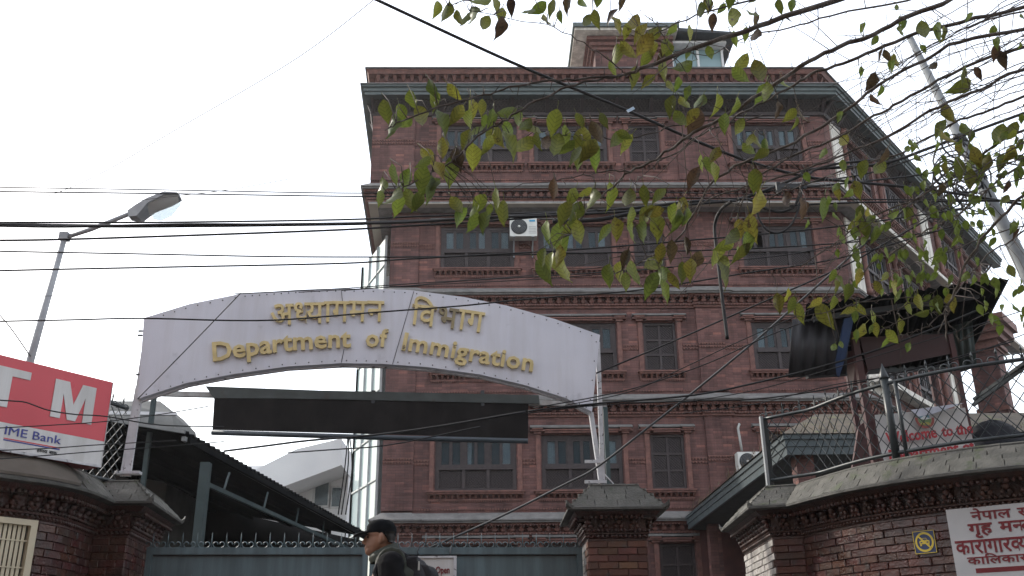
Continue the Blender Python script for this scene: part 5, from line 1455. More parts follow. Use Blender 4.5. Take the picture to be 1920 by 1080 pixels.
# ------------------------------------------------------------------ concrete utility pole
pole = thing('utility_pole', 'leaning tapered concrete utility pole behind the branches on the right', 'utility pole', (6.8, 9.6, 0))
concrete = pmat('pole_concrete', (.21,.225,.235), (.155,.168,.178), scale=5, rough=.85, bump=.2)
P0, P1 = at(1706,70,9.6), at(1905,470,9.6); dP = (P1-P0)/(P1.z-P0.z)
foot = P0 + dP*(0-P0.z)
m = MB(); m.tube([foot, foot.lerp(P0,.5), P0], [.17,.095,.036], 12); m.build('shaft', concrete, pole)
for z in (at(1800,262,9.6).z, at(1840,330,9.6).z):
    c = P0 + dP*(z-P0.z); rb = .036+.015*(P0.z-z)+.012; m = MB(); m.lathe(c, [(rb,-.05),(rb,.05)], 12, az=-dP.normalized()); m.build('steel_band', black_metal, pole)
coil = MB(); cc0 = at(1800,330,9.4)
for k in range(16):
    c = cc0 + Vector((rnd.uniform(-.16,.16), rnd.uniform(-.15,.15), rnd.uniform(-.28,.30))); r = rnd.uniform(.10,.24); ax = Vector((1,rnd.uniform(-.5,.5),rnd.uniform(-.4,.4))).normalized(); ay = Vector((rnd.uniform(-.3,.3),rnd.uniform(-.5,.5),1)).normalized()
    coil.tube([c + ax*(r*math.cos(a*.42)) + ay*(r*math.sin(a*.42)*rnd.uniform(.9,1.1)) for a in range(15)], .010, 4)
coil.build('cable_coil', black_metal, pole, kind='stuff')
# ------------------------------------------------------------------ pavement and unseen houses across the street, added to shade the lower scene
m = MB(); m.box(-40, 40, 4.6, 7.4, -.1, .12); pv = m.build('pavement', pmat('pavement_concrete', (.22,.21,.20), (.16,.155,.15), scale=2, rough=.9, bump=.3)); pv['kind'] = 'structure'
for k, (x0, x1, y, h, c) in enumerate(((-26,-9,-6.5,13.0,(.34,.30,.26)), (-9,6,-7.0,15.0,(.26,.15,.12)), (6,24,-6.5,13.5,(.36,.34,.30)))):
    lab = ('unseen plain buff house added across the street to block low sky', 'unseen tall brick red house added across the street to shade the gate', 'unseen pale grey house added behind the viewer to block low sky')[k]
    hs_ = thing('added_street_house', lab, 'house', ((x0+x1)/2, y, 0), 'unseen houses added across the street')
    m = MB(); m.box(x0+.01, x1-.01, y-8, y, 0, h); m.build('wall', pmat('house_wall_%s' % ('buff','red','grey')[k], c, rough=.9), hs_)
    for i in range(int((x1-x0)/2.6)):
        for z in (1.2, 4.2, 7.4, 10.4):
            x = x0+1.4+2.6*i; m = MB(); m.box(x-.55, x+.55, y+.001, y+.06, z, z+1.5); m.build('window', dark_wood, hs_)

# ------------------------------------------------------------------ the man walking past
def remeshed(mb, vox, name):
    me = mb.mesh(name+'_raw'); o = bpy.data.objects.new(name, me); COL.objects.link(o)
    md = o.modifiers.new('r', 'REMESH'); md.mode = 'VOXEL'; md.voxel_size = vox; md.use_smooth_shade = True
    sm = o.modifiers.new('s', 'SMOOTH'); sm.iterations = 3; sm.factor = .5
    dg = bpy.context.evaluated_depsgraph_get(); dg.update()
    out = bpy.data.meshes.new_from_object(o.evaluated_get(dg)); bpy.data.objects.remove(o); bpy.data.meshes.remove(me)
    return out
H = atd(712, 1008, 6.25)
PXM = 6.25/1810.0
FOOT = .12
man = thing('person', 'man in a dark cap and olive padded jacket walking past the gate with a backpack', 'person', (H.x, H.y, FOOT))
def px_(px, py, dy=0.0): return Vector((H.x + (px-712)*PXM, H.y+dy, H.z + (1008-py)*PXM))
skin = pmat('tanned_skin', (.26,.135,.085), (.20,.10,.062), scale=14, rough=.55, spec=.35)
def rings(mb, levels, n=18):
    """levels: (py, front px, back px, half width, squareness)"""
    V = []
    for (py, f, b, w) in levels:
        c = px_((f+b)/2, py); a = (b-f)/2*PXM
        for j in range(n):
            t = 2*math.pi*j/n; cx, sy = math.cos(t), math.sin(t)
            fr = 1.0 if cx > 0 else .84 + .16*(1-abs(cx))
            V.append((c.x + a*cx, H.y + w*sy*fr, c.z))
    k = len(levels)
    F = [(i*n+j, i*n+(j+1)%n, (i+1)*n+(j+1)%n, (i+1)*n+j) for i in range(k-1) for j in range(n)] + [tuple(range(n)), tuple((k-1)*n+j for j in range(n))[::-1]]
    mb.add(V, [tuple(reversed(f)) for f in F], True)
body = MB()
rings(body, [(977,703,722,.04),(980,695,731,.062),(985,690,737,.072),(993,687.5,741,.077),(1000,686.5,742,.078),(1003,686,742,.078),(1007,688.5,741,.074),(1011,688,739,.073),(1016,687,736,.073),(1021,686.5,732,.070),(1025,685.5,729,.066),(1028,687,726,.062),(1031,686,723,.058),(1035,685.5,720,.050),(1039,688,716,.040),(1042,694,712,.030)])
def blob(mb, c, r, n=10, k=7):
    V = []; F = []
    for i in range(k+1):
        th = math.pi*i/k
        for j in range(n):
            ph = 2*math.pi*j/n; V.append((c[0]+r[0]*math.sin(th)*math.cos(ph), c[1]+r[1]*math.sin(th)*math.sin(ph), c[2]+r[2]*math.cos(th)))
    F = [(i*n+j, (i+1)*n+j, (i+1)*n+(j+1)%n, i*n+(j+1)%n) for i in range(k) for j in range(n)]
    mb.add(V, F, True)
# nose, lips, ears, neck
body.tube([px_(689,1005), px_(685.5,1011), px_(682,1017), px_(681.5,1019.5)], [.010,.012,.015,.012], 8)
blob(body, px_(685,1019.5,-.012), (.010,.008,.008)); blob(body, px_(685,1019.5,.012), (.010,.008,.008))
blob(body, px_(686.5,1026.3), (.009,.022,.0045)); blob(body, px_(687,1029.3), (.009,.020,.0055))
for s in (-1, 1): blob(body, px_(718,1011,s*.076), (.016,.012,.031)); blob(body, px_(716,1018,s*.074), (.009,.009,.012))
body.tube([px_(716,1024), px_(722,1040), px_(728,1058)], [.056,.058,.075], 12)
# trunk, arms, legs, hands
sh = lambda s: px_(742, 1060, s*.19)
hip = Vector((H.x+.10, H.y, FOOT+.93))
body.tube([px_(730,1056), px_(740,1078), Vector((H.x+.11, H.y, FOOT+1.20)), hip], [.10,.15,.145,.15], 14)
for s in (-1, 1):
    body.tube([px_(738,1070,s*.10), sh(s)+Vector((0,-s*.02,-.03))], [.07,.05], 10)
    fw = s*.16      # arms swing: near arm (s=-1) forward and down
    el = sh(s) + Vector((.05-fw*.4, s*.04, -.29)); wr = el + Vector((-.12-fw*.3, 0, -.22))
    body.tube([sh(s)+Vector((0,-s*.015,-.02)), el, wr], [.050,.044,.031], 10)
    pd_ = (wr-el).normalized(); palm = wr + pd_*.055
    body.tube([wr, palm, palm + pd_*.03], [.028,.038,.034], 8)
    for k in range(4):
        o = Vector((0, (k-1.5)*.019, 0)); Lf = (.066,.078,.073,.058)[k]
        b0 = palm + pd_*.03 + o; b1 = b0 + pd_*Lf*.55 + Vector((-.008,0,0)); b2 = b1 + (pd_+Vector((-.55,0,0))).normalized()*Lf*.55
        body.tube([palm+o*.8, b0, b1, b2], [.011,.0105,.0095,.008], 6)
    th = palm + Vector((-.02, -s*.028, -.0)); body.tube([wr+pd_*.02, th, th + (pd_+Vector((-.6,-s*.3,0))).normalized()*.045], [.014,.012,.009], 6)
    lg = s*.20      # stride
    h_ = hip + Vector((0, s*.085, -.02)); kn = h_ + Vector((-.06-lg*.45, 0, -.42)); an = Vector((H.x+.10 - lg*1.3, h_.y, FOOT+.085+(.05 if s < 0 else 0)))
    body.tube([h_, kn, an], [.088,.058,.040], 10)
    body.tube([an+Vector((.03,0,-.03)), an + Vector((-.07,0,-.05)), an + Vector((-.15,0,-.062))], [.035,.034,.022], 8)
bm_ = remeshed(body, .0062, 'body'); bm_.materials.append(skin)
bo = bpy.data.objects.new('body', bm_); COL.objects.link(bo); bo.parent = man
bm_.transform(Matrix.Translation(-man.location))
def wear(mb, name, mat, vox=None):
    if vox: me = remeshed(mb, vox, name)
    else: me = mb.mesh(name)
    me.transform(Matrix.Translation(-man.location)); me.materials.append(mat)
    o = bpy.data.objects.new(name, me); COL.objects.link(o); o.parent = man; return o
olive = pmat('olive_padded_nylon', (.034,.038,.028), (.022,.026,.020), scale=10, rough=.6, bump=.15, bscale=30, spec=.2)
blackcloth = pmat('black_cloth', (.010,.010,.011), (.006,.006,.007), scale=14, rough=.9, spec=.08)
navycap = pmat('dark_cap_cloth', (.007,.008,.010), (.004,.005,.006), scale=20, rough=.9, spec=.08)
j = MB()
j.tube([px_(727,1042), px_(738,1060), px_(745,1078), Vector((H.x+.12,H.y,FOOT+1.22)), Vector((H.x+.11,H.y,FOOT+.88))], [.085,.125,.175,.185,.185], 16)
for s in (-1, 1):
    el = sh(s) + Vector((.05-s*.16*.4, s*.04, -.29)); wr = el + Vector((-.12-s*.16*.3, 0, -.22))
    j.tube([px_(735,1058,s*.08), sh(s)+Vector((0,0,.012))], [.10,.092], 12)
wear(j, 'padded_vest', olive, .011)
for k in range(5):   # quilting rolls across the near shoulder
    t = k/4; c = px_(722+10*k, 1052+9*k)
q = MB()
for k, (xa, ya, xb, yb) in enumerate(((716,1052,742,1037),(722,1066,752,1050),(731,1078,762,1062))):
    a, b = px_(xa,ya,-.13-.02*k), px_(xb,yb,-.10-.03*k); q.tube([a, (a+b)/2+Vector((0,-.035,.012)), b], [.018,.026,.018], 8)
wear(q, 'quilted_roll', olive)
sl = MB()
for s in (-1, 1):
    el = sh(s) + Vector((.05-s*.16*.4, s*.04, -.29)); wr = el + Vector((-.12-s*.16*.3, 0, -.22))
    blob(sl, sh(s)+Vector((-.005,s*.006,-.01)), (.088,.080,.085), 12, 8)
    sl.tube([sh(s)+Vector((-.01,s*.012,.0)), sh(s)+Vector((.0,s*.02,-.08)), el, wr + (el-wr)*.08], [.080,.086,.066,.046], 12)
wear(sl, 'sleeves', blackcloth, .010)
col = MB(); V = []; n_c = 20
for (yf, yb, xf, xb, w, g) in ((1056,1040,697,756,.108,0), (1048,1028,693,750,.098,.004), (1040,1018,694,745,.084,.0), (1040,1018,698,741,.072,0), (1052,1034,700,745,.080,0)):
    for k in range(n_c):
        a_ = 2*math.pi*k/n_c; f_ = (1-math.cos(a_))/2
        V.append(px_(xb+(xf-xb)*f_, yb+(yf-yb)*f_, w*math.sin(a_)))
col.add(V, [(i*n_c+k, i*n_c+(k+1)%n_c, (i+1)*n_c+(k+1)%n_c, (i+1)*n_c+k) for i in range(4) for k in range(n_c)], True)
wear(col, 'collar', olive)
tr = MB()
for s in (-1, 1):
    lg = s*.20; h_ = hip + Vector((0, s*.085, -.02)); kn = h_ + Vector((-.06-lg*.45, 0, -.42)); an = Vector((H.x+.10 - lg*1.3, h_.y, FOOT+.085+(.05 if s < 0 else 0)))
    tr.tube([h_+Vector((0,0,.06)), kn, an + (kn-an)*.06], [.115,.080,.068], 12)
tr.tube([hip+Vector((0,-.05,.05)), hip+Vector((0,.05,.05))], .13, 12)
wear(tr, 'trousers', pmat('charcoal_trousers', (.03,.03,.034), (.02,.02,.024), rough=.85), .012)
for s in (-1, 1):
    lg = s*.20; h_ = hip + Vector((0, s*.085, -.02)); an = Vector((H.x+.10 - lg*1.3, h_.y, FOOT+.085+(.05 if s < 0 else 0)))
    so_ = MB(); zf = an.z-.085
    so_.hexa([(an.x-.19,an.y-.035,zf),(an.x+.07,an.y-.04,zf),(an.x+.07,an.y+.04,zf),(an.x-.19,an.y+.035,zf),(an.x-.16,an.y-.03,zf+.05),(an.x+.06,an.y-.042,zf+.11),(an.x+.06,an.y+.042,zf+.11),(an.x-.16,an.y+.03,zf+.05)])
    wear(so_, 'shoe', blackcloth, .010)
cap = MB()
rings(cap, [(975,706,722,.030),(976.5,698,730,.058),(980.5,691,736.5,.073),(987,687,741,.080),(994,686,743.5,.081),(1000,685.6,743.2,.080),(1005,702,743,.079)])
blob(cap, px_(712,975.5), (.012,.012,.006))
wear(cap, 'cap_crown', navycap)
cp2 = MB()
V = []
for k in range(9):    # back flap and peak
    a = math.pi*(k/8-.5)
    V += [px_(692-6*math.cos(a)*0, 999, .075*math.sin(a)), px_(692-30*math.cos(a)**.7 if math.cos(a) > 0 else 692, 997+8*math.cos(a), .072*math.sin(a))]
V2 = [v+Vector((0,0,-.006)) for v in V]
n_ = len(V)
cp2.add(V+V2, [(2*k,2*k+1,2*k+3,2*k+2) for k in range(8)] + [(n_+2*k,n_+2*k+2,n_+2*k+3,n_+2*k+1) for k in range(8)] + [(2*k+1,n_+2*k+1,n_+2*k+3,2*k+3) for k in range(8)], True)
wear(cp2, 'cap_peak', pmat('peak_cloth', (.010,.011,.013), rough=.85))
hr = MB()
rings(hr, [(999,707,742.5,.081),(1006,712,742,.0775),(1013,724,740.5,.0725),(1018,728,737,.066)])
wear(hr, 'hair', pmat('black_hair', (.010,.009,.008), (.018,.016,.015), scale=60, rough=.6))
for s in (-1, 1):
    e = MB(); blob(e, px_(690.5,1008,s*.033), (.006,.011,.006)); wear(e, 'eye', pmat('dark_eye', (.02,.015,.012), rough=.25))
    b = MB(); b.tube([px_(687.5,1004.5,s*.018), px_(688,1003.5,s*.035), px_(692,1004.5,s*.05)], [.004,.005,.003], 6); wear(b, 'eyebrow', pmat('brow_hair', (.015,.013,.012), rough=.8))
# his backpack
bp0 = px_(778, 1068)
bpk = thing('backpack', 'black backpack with a pale zip pull on the back of the walking man', 'backpack', (bp0.x, bp0.y, bp0.z-.35))
def bwear(mb, name, mat, vox=None):
    me = remeshed(mb, vox, name) if vox else mb.mesh(name)
    me.transform(Matrix.Translation(-bpk.location)); me.materials.append(mat); o = bpy.data.objects.new(name, me); COL.objects.link(o); o.parent = bpk; return o
nylon = pmat('black_nylon', (.016,.016,.020), (.010,.010,.013), scale=12, rough=.6, bump=.25, bscale=26, spec=.2)
b = MB(); b.hexa([px_(764,1190,-.14),px_(812,1190,-.14),px_(812,1190,.14),px_(764,1190,.14),px_(763,1046,-.12),px_(786,1044,-.11),px_(786,1044,.11),px_(763,1046,.12)]); blob(b, px_(786,1090), (.085,.14,.15)); bwear(b, 'main_bag', nylon, .012)
b = MB(); b.hexa([px_(790,1180,-.11),px_(828,1180,-.10),px_(828,1180,.10),px_(790,1180,.11),px_(788,1058,-.10),px_(806,1060,-.09),px_(806,1060,.09),px_(788,1058,.10)]); blob(b, px_(808,1085), (.060,.10,.085)); bwear(b, 'front_pocket', nylon, .012)
b = MB(); b.tube([px_(768,1047,-.09), px_(752,1036,-.115), px_(738,1034,-.13), px_(720,1048,-.165), px_(712,1075,-.185), px_(725,1110,-.20)], [.014,.016,.018,.018,.018,.014], 8); bwear(b, 'shoulder_strap', nylon)
b = MB(); b.tube([px_(770,1045,.09), px_(752,1036,.115), px_(738,1034,.13), px_(720,1048,.165), px_(712,1075,.185), px_(725,1110,.20)], [.014,.016,.018,.018,.018,.014], 8); bwear(b, 'shoulder_strap', nylon)
b = MB(); c = px_(789,1062,-.115); b.hexa([c+Vector((-.006,-.004,-.03)),c+Vector((.006,-.004,-.03)),c+Vector((.006,.002,-.03)),c+Vector((-.006,.002,-.03)),c+Vector((-.004,-.004,.025)),c+Vector((.004,-.004,.025)),c+Vector((.004,.002,.025)),c+Vector((-.004,.002,.025))]); bwear(b, 'zip_pull', pmat('pale_zip', (.5,.5,.48), rough=.5))
# ------------------------------------------------------------------ overhead cables
cable_black = pmat('black_cable', (.007,.007,.008), (.011,.011,.012), rough=.8)
cable_grey = pmat('grey_cable', (.050,.053,.056), (.035,.037,.04), rough=.6)
def cable(label, pts, r, mat=cable_black, name='cable', group='cables strung across the street'):
    """pts: (px, py, Y) bearings with their distance"""
    P = [at(*p) for p in pts]
    Q = []
    for i in range(len(P)-1):
        p0, p1, p2, p3 = P[max(i-1,0)], P[i], P[i+1], P[min(i+2,len(P)-1)]
        for k in range(6):
            t = k/6; Q.append(.5*((2*p1) + (p2-p0)*t + (2*p0-5*p1+4*p2-p3)*t*t + (-p0+3*p1-3*p2+p3)*t**3))
    Q.append(P[-1])
    c = P[len(P)//2]
    o = thing(name, label, 'cable', c, group) if False else None
    m = MB(); m.tube([q-P[0] for q in Q], r*1.15, 5)
    ob = m.build(name, mat); ob.location = P[0]
    return tag(ob, label, 'cable', group)
def Yl(pts, ya, yb):
    x0, x1 = pts[0][0], pts[-1][0]
    return [(x, y, ya + (yb-ya)*((x-x0)/(x1-x0 or 1))) for x, y in pts]
C_ = cable
C_('thick black cable running down from the top edge across the eaves to the cable junction', Yl([(690,-8),(960,117),(1178,208),(1300,262),(1405,303),(1510,331),(1600,341),(1760,358),(1990,396)], 7.6, 9.2), .014)
C_('hair thin line rising from the left edge to the top edge of the sky', Yl([(-20,404),(155,342),(330,243),(560,107),(715,-12)], 9.0, 7.6), .0035, cable_grey)
C_('upper of two thin lines just above the street lamp head', Yl([(-20,351),(300,356),(640,362),(830,360),(1000,358),(1300,362),(1480,366)], 8.6, 8.8), .0055)
C_('lower of two thin lines crossing the street lamp head', Yl([(-20,359),(300,363),(640,368),(830,369),(1000,370),(1300,371),(1500,373),(1990,376)], 8.5, 9.0), .0065)
C_('faint thin line slanting up over the lamp arm', Yl([(-20,413),(250,377),(420,357),(540,336)], 9.4, 8.6), .003, cable_grey)
C_('line along the top of the thick twisted bundle', Yl([(-20,417),(300,417),(640,412),(780,406),(980,400),(1160,392),(1370,374),(1500,345),(1640,322),(1810,262)], 8.3, 9.3), .0085)
C_('thick twisted cable bundle crossing the lamp post and the air conditioner', Yl([(-20,421),(100,423),(300,424),(640,420),(700,418),(850,412),(1020,402),(1180,391),(1300,378),(1385,374),(1490,335),(1520,318),(1650,308),(1740,279),(1806,254),(1990,187)], 8.2, 9.4), .016)
C_('second strand wound round the thick twisted bundle', Yl([(-20,423),(120,425),(350,421),(560,421),(760,417),(900,408),(1020,405),(1180,396),(1300,383),(1380,377)], 8.2, 8.8), .012)
C_('cable sagging below the twisted bundle at the lamp pole top', Yl([(-20,451),(120,449),(400,440),(640,431),(760,424),(900,416),(1020,406),(1120,398)], 8.2, 8.7), .0095)
C_('cable across the bare sky midway down the lamp pole', Yl([(-20,471),(250,476),(500,481),(690,482),(830,481),(1000,477),(1300,470),(1450,464),(1620,452),(1780,430)], 8.4, 9.0), .007)
C_('cable rising past the lattice of the second window', Yl([(-20,508),(160,504),(310,501),(640,494),(760,486),(1000,473),(1160,462),(1300,450),(1420,440),(1600,421),(1800,392)], 8.3, 9.0), .008)
C_('short faint line across the middle of the lamp pole', Yl([(-20,556),(90,555),(195,554)], 9.2, 9.2), .003, cable_grey)
C_('cable crossing the gold letters and climbing right to the branches', Yl([(-20,603),(130,600),(267,597),(433,601),(540,599),(700,586),(860,574),(1000,560),(1180,546),(1290,530),(1400,512),(1560,487),(1700,450),(1800,420)], 8.8, 9.2), .0075)
C_('taut line along the crown of the arched sign', Yl([(440,551),(640,541),(800,530),(1000,519),(1180,507),(1290,498),(1340,492),(1500,474),(1640,440)], 9.9, 9.2), .0055)
C_('second line just under the taut line on the sign crown', Yl([(560,548),(700,540),(860,531),(1000,524),(1130,514),(1260,500)], 9.9, 9.4), .0045)
C_('third thin line fanning out above the sign crown', Yl([(640,545),(760,536),(900,524),(1010,515),(1120,502),(1270,484),(1400,478),(1560,469)], 9.9, 9.4), .004)
C_('straight dark line slanting across the left end of the arched sign', Yl([(258,748),(340,665),(452,549)], 10.1, 9.8), .005)
C_('black cable from the right end of the arched sign up to the junction', Yl([(1118,700),(1260,641),(1420,571),(1580,500),(1662,455),(1760,398),(1830,340)], 10.9, 9.3), .009)
C_('grey steel guy wire running from behind the gate up through the sign post', Yl([(806,1027),(940,968),(1060,908),(1118,877),(1210,806),(1310,727),(1420,636),(1480,583),(1573,500),(1633,447),(1690,398),(1790,310)], 11.3, 9.4), .012, cable_grey)
C_('black pipe hanging down in front of the brick wall', Yl([(1372,377),(1352,393),(1341,418),(1341,445),(1348,505),(1355,565),(1364,635)], 8.6, 8.7), .016, name='hanging_pipe')
C_('black cable looped under the junction in front of the right window', Yl([(1418,393),(1424,412),(1438,431),(1458,437),(1478,427),(1492,405),(1500,375),(1506,345),(1522,322)], 8.8, 8.9), .010)
C_('heavy cable drooping in a shallow curve beside the junction', Yl([(1385,373),(1410,376),(1435,391),(1465,397),(1490,385),(1504,352),(1512,328),(1560,309),(1640,300)], 8.8, 9.1), .013)
C_('thick black sleeve on the bundle right of the air conditioner', Yl([(1036,416),(1080,415),(1130,411),(1165,404),(1225,393)], 8.65, 8.7), .020, name='cable_sleeve')
C_('cable sloping from the sign post to the booth roof', Yl([(990,771),(1118,757),(1300,741),(1430,715),(1560,682),(1690,640),(1850,575)], 10.6, 9.6), .010)
C_('lowest cable of the bundle behind the right post', Yl([(990,775),(1120,760),(1290,752),(1420,748),(1560,728),(1720,690),(1900,640)], 10.6, 9.6), .007)
C_('thin cable passing just over the right lattice window sill', Yl([(1000,765),(1118,744),(1210,722),(1330,680),(1440,630),(1560,585),(1700,540)], 10.6, 9.4), .006)
C_('thin cable slightly lower than the lattice sill one', Yl([(1060,760),(1180,735),(1270,695),(1360,652),(1420,625),(1520,580),(1620,522)], 10.6, 9.4), .005)
C_('loose line crossing the front of the guard booth', Yl([(1280,775),(1420,757),(1560,722),(1700,700),(1800,672),(1990,600)], 9.9, 9.2), .0045)
C_('second loose line across the guard booth panel', Yl([(1230,762),(1400,735),(1520,703),(1640,668),(1760,632),(1990,560)], 9.9, 9.2), .0045)
C_('cable under the sheet canopy above the shed roof', Yl([(420,846),(500,836),(580,826),(700,816),(820,800),(985,772)], 12.9, 12.0), .013)
C_('thin cable under the sheet canopy toward the white house', Yl([(540,849),(640,842),(700,838),(765,828),(900,800)], 12.8, 12.4), .008)
C_('wavy cable across the capital letters of the bank sign', Yl([(-10,750),(25,752),(50,755),(90,769),(140,777),(200,781),(300,797),(420,800)], 7.4, 8.7), .005)
C_('thin line across the bottom of the red bank panel', Yl([(-10,803),(100,797),(200,790),(300,777),(390,762)], 7.4, 8.7), .004)
C_('thin line across the bank name', Yl([(-10,845),(100,840),(185,834),(330,826)], 7.4, 8.7), .004)
C_('lowest thin line over the foot of the bank sign', Yl([(-10,861),(100,853),(185,846),(300,838),(420,828)], 7.4, 8.7), .004)
C_('straight pale stay wire left of the lamp pole foot', Yl([(-10,580),(20,615),(57,668)], 10.4, 10.45), .006, cable_grey)
for k, dx in enumerate((0, 6, 14)):
    C_(('first','second','third')[k] + ' of three drop lines hanging beside the glass bay', [(652+dx*.3,822,20),(646+dx,880,20),(634+dx,965,20)], .012)
C_('bare line between the roof corner and the pole in the upper right sky', Yl([(1560,156),(1660,137),(1790,98),(1990,60)], 14.0, 9.6), .005, cable_grey)
C_('cable from the pole across to the right edge below the branches', Yl([(1800,262),(1860,300),(1990,320)], 9.5, 9.0), .008)
C_('upper level cable from junction to the pole band', Yl([(1500,352),(1640,338),(1760,322),(1830,300)], 8.9, 9.5), .010)
C_('level black cable passing the chamfered corner to the pole', Yl([(1480,386),(1600,380),(1760,378),(1900,377),(1990,380)], 8.9, 9.2), .009)
jb = MB(); c = at(1460,352,8.9)
jb.box(c.x-.025, c.x+.02, c.y-.02, c.y+.02, c.z-.07, c.z+.06); jb.beam(c+Vector((0,0,.02)), at(1512,350,8.9), .03, .05); jb.beam(c+Vector((-.03,0,-.05)), c+Vector((.10,0,.03)), .02, .03)
tag(jb.build('cable_clamp', black_metal), 'grey steel clamp where the black cables meet above the right window', 'clamp')
tg = MB(); a = at(1176,209,7.9); b = at(1189,202,7.9); tg.beam(a, b, .004, .030); tag(tg.build('cable_tag', pmat('pale_blue_tag', (.25,.42,.60), (.5,.55,.6), scale=60, rough=.5)), 'small pale blue tag on the thick diagonal cable', 'tag')
# ------------------------------------------------------------------ the street tree on the right, its branches reaching across the view
bark = pmat('grey_brown_bark', (.085,.068,.055), (.045,.036,.030), scale=18, rough=.85, bump=.4, bscale=60)
twig_bark = pmat('twig_bark', (.060,.046,.038), (.035,.027,.023), scale=18, rough=.85)
def leafmat(name, ca, cb, spot, thr):
    m, n, l, b = new_mat(name)
    uv = n.new('ShaderNodeUVMap'); sep = n.new('ShaderNodeSeparateXYZ'); l.new(uv.outputs[0], sep.inputs[0])
    geo = n.new('ShaderNodeNewGeometry'); oi = n.new('ShaderNodeObjectInfo')
    nz = n.new('ShaderNodeTexNoise'); nz.inputs['Scale'].default_value = 9; nz.inputs['Detail'].default_value = 4; l.new(geo.outputs['Position'], nz.inputs['Vector'])
    rp = n.new('ShaderNodeValToRGB'); rp.color_ramp.elements[0].position = .3; rp.color_ramp.elements[1].position = .7
    rp.color_ramp.elements[0].color = (*ca, 1); rp.color_ramp.elements[1].color = (*cb, 1)
    l.new(nz.outputs['Fac'], rp.inputs[0])
    # side veins: dark lines slanting up from the midrib
    ab = n.new('ShaderNodeMath'); ab.operation = 'ABSOLUTE'; l.new(sep.outputs[0], ab.inputs[0])
    ma = n.new('ShaderNodeMath'); ma.operation = 'MULTIPLY_ADD'; ma.inputs[1].default_value = .8; l.new(ab.outputs[0], ma.inputs[0]); l.new(sep.outputs[1], ma.inputs[2])
    mu = n.new('ShaderNodeMath'); mu.operation = 'MULTIPLY'; mu.inputs[1].default_value = 46; l.new(ma.outputs[0], mu.inputs[0])
    sn_ = n.new('ShaderNodeMath'); sn_.operation = 'SINE'; l.new(mu.outputs[0], sn_.inputs[0])
    vr = n.new('ShaderNodeMapRange'); vr.inputs[1].default_value = .55; vr.inputs[2].default_value = 1.0; vr.inputs[3].default_value = 1.0; vr.inputs[4].default_value = .62; l.new(sn_.outputs[0], vr.inputs[0])
    mid = n.new('ShaderNodeMapRange'); mid.inputs[1].default_value = 0.0; mid.inputs[2].default_value = .022; mid.inputs[3].default_value = 1.25; mid.inputs[4].default_value = 1.0; l.new(ab.outputs[0], mid.inputs[0])
    mv = n.new('ShaderNodeMath'); mv.operation = 'MULTIPLY'; l.new(vr.outputs[0], mv.inputs[0]); l.new(mid.outputs[0], mv.inputs[1])
    # brown patches, placed differently on every leaf
    ad = n.new('ShaderNodeVectorMath'); ad.operation = 'ADD'; cmb = n.new('ShaderNodeCombineXYZ')
    m40 = n.new('ShaderNodeMath'); m40.operation = 'MULTIPLY'; m40.inputs[1].default_value = 57.0; l.new(oi.outputs['Random'], m40.inputs[0]); l.new(m40.outputs[0], cmb.inputs[2])
    l.new(uv.outputs[0], ad.inputs[0]); l.new(cmb.outputs[0], ad.inputs[1])
    n2 = n.new('ShaderNodeTexNoise'); n2.inputs['Scale'].default_value = 5.5; n2.inputs['Detail'].default_value = 5; n2.inputs['Roughness'].default_value = .7; l.new(ad.outputs[0], n2.inputs['Vector'])
    r2 = n.new('ShaderNodeValToRGB'); r2.color_ramp.elements[0].position = thr; r2.color_ramp.elements[1].position = thr+.09; l.new(n2.outputs['Fac'], r2.inputs[0])
    mx = n.new('ShaderNodeMixRGB'); mx.inputs[2].default_value = (*spot, 1); l.new(r2.outputs[0], mx.inputs[0]); l.new(rp.outputs[0], mx.inputs[1])
    hsv = n.new('ShaderNodeHueSaturation'); l.new(mx.outputs[0], hsv.inputs['Color'])
    fr = n.new('ShaderNodeMath'); fr.operation = 'FRACT'; l.new(m40.outputs[0], fr.inputs[0])
    hv = n.new('ShaderNodeMapRange'); hv.inputs[3].default_value = .470; hv.inputs[4].default_value = .520; l.new(fr.outputs[0], hv.inputs[0]); l.new(hv.outputs[0], hsv.inputs['Hue'])
    vv = n.new('ShaderNodeMapRange'); vv.inputs[3].default_value = .62; vv.inputs[4].default_value = 1.25; l.new(oi.outputs['Random'], vv.inputs[0])
    m5 = n.new('ShaderNodeMath'); m5.operation = 'MULTIPLY'; l.new(vv.outputs[0], m5.inputs[0]); l.new(mv.outputs[0], m5.inputs[1]); l.new(m5.outputs[0], hsv.inputs['Value'])
    l.new(hsv.outputs[0], b.inputs['Base Color']); b.inputs['Roughness'].default_value = .48; b.inputs['Specular IOR Level'].default_value = .4
    tr = n.new('ShaderNodeBsdfTranslucent'); l.new(hsv.outputs[0], tr.inputs[0])
    ms = n.new('ShaderNodeMixShader'); ms.inputs[0].default_value = .30; l.new(b.outputs[0], ms.inputs[1]); l.new(tr.outputs[0], ms.inputs[2]); l.new(ms.outputs[0], n['Material Output'].inputs[0])
    return m
LEAFM = [leafmat('green_leaf', (.100,.135,.020), (.140,.165,.028), (.035,.025,.014), .66),
         leafmat('yellowing_leaf', (.145,.160,.024), (.190,.185,.030), (.055,.035,.016), .57),
         leafmat('withered_leaf', (.075,.055,.026), (.055,.036,.020), (.025,.018,.012), .55),
         leafmat('deep_green_leaf', (.085,.115,.020), (.115,.14,.026), (.03,.022,.012), .64)]
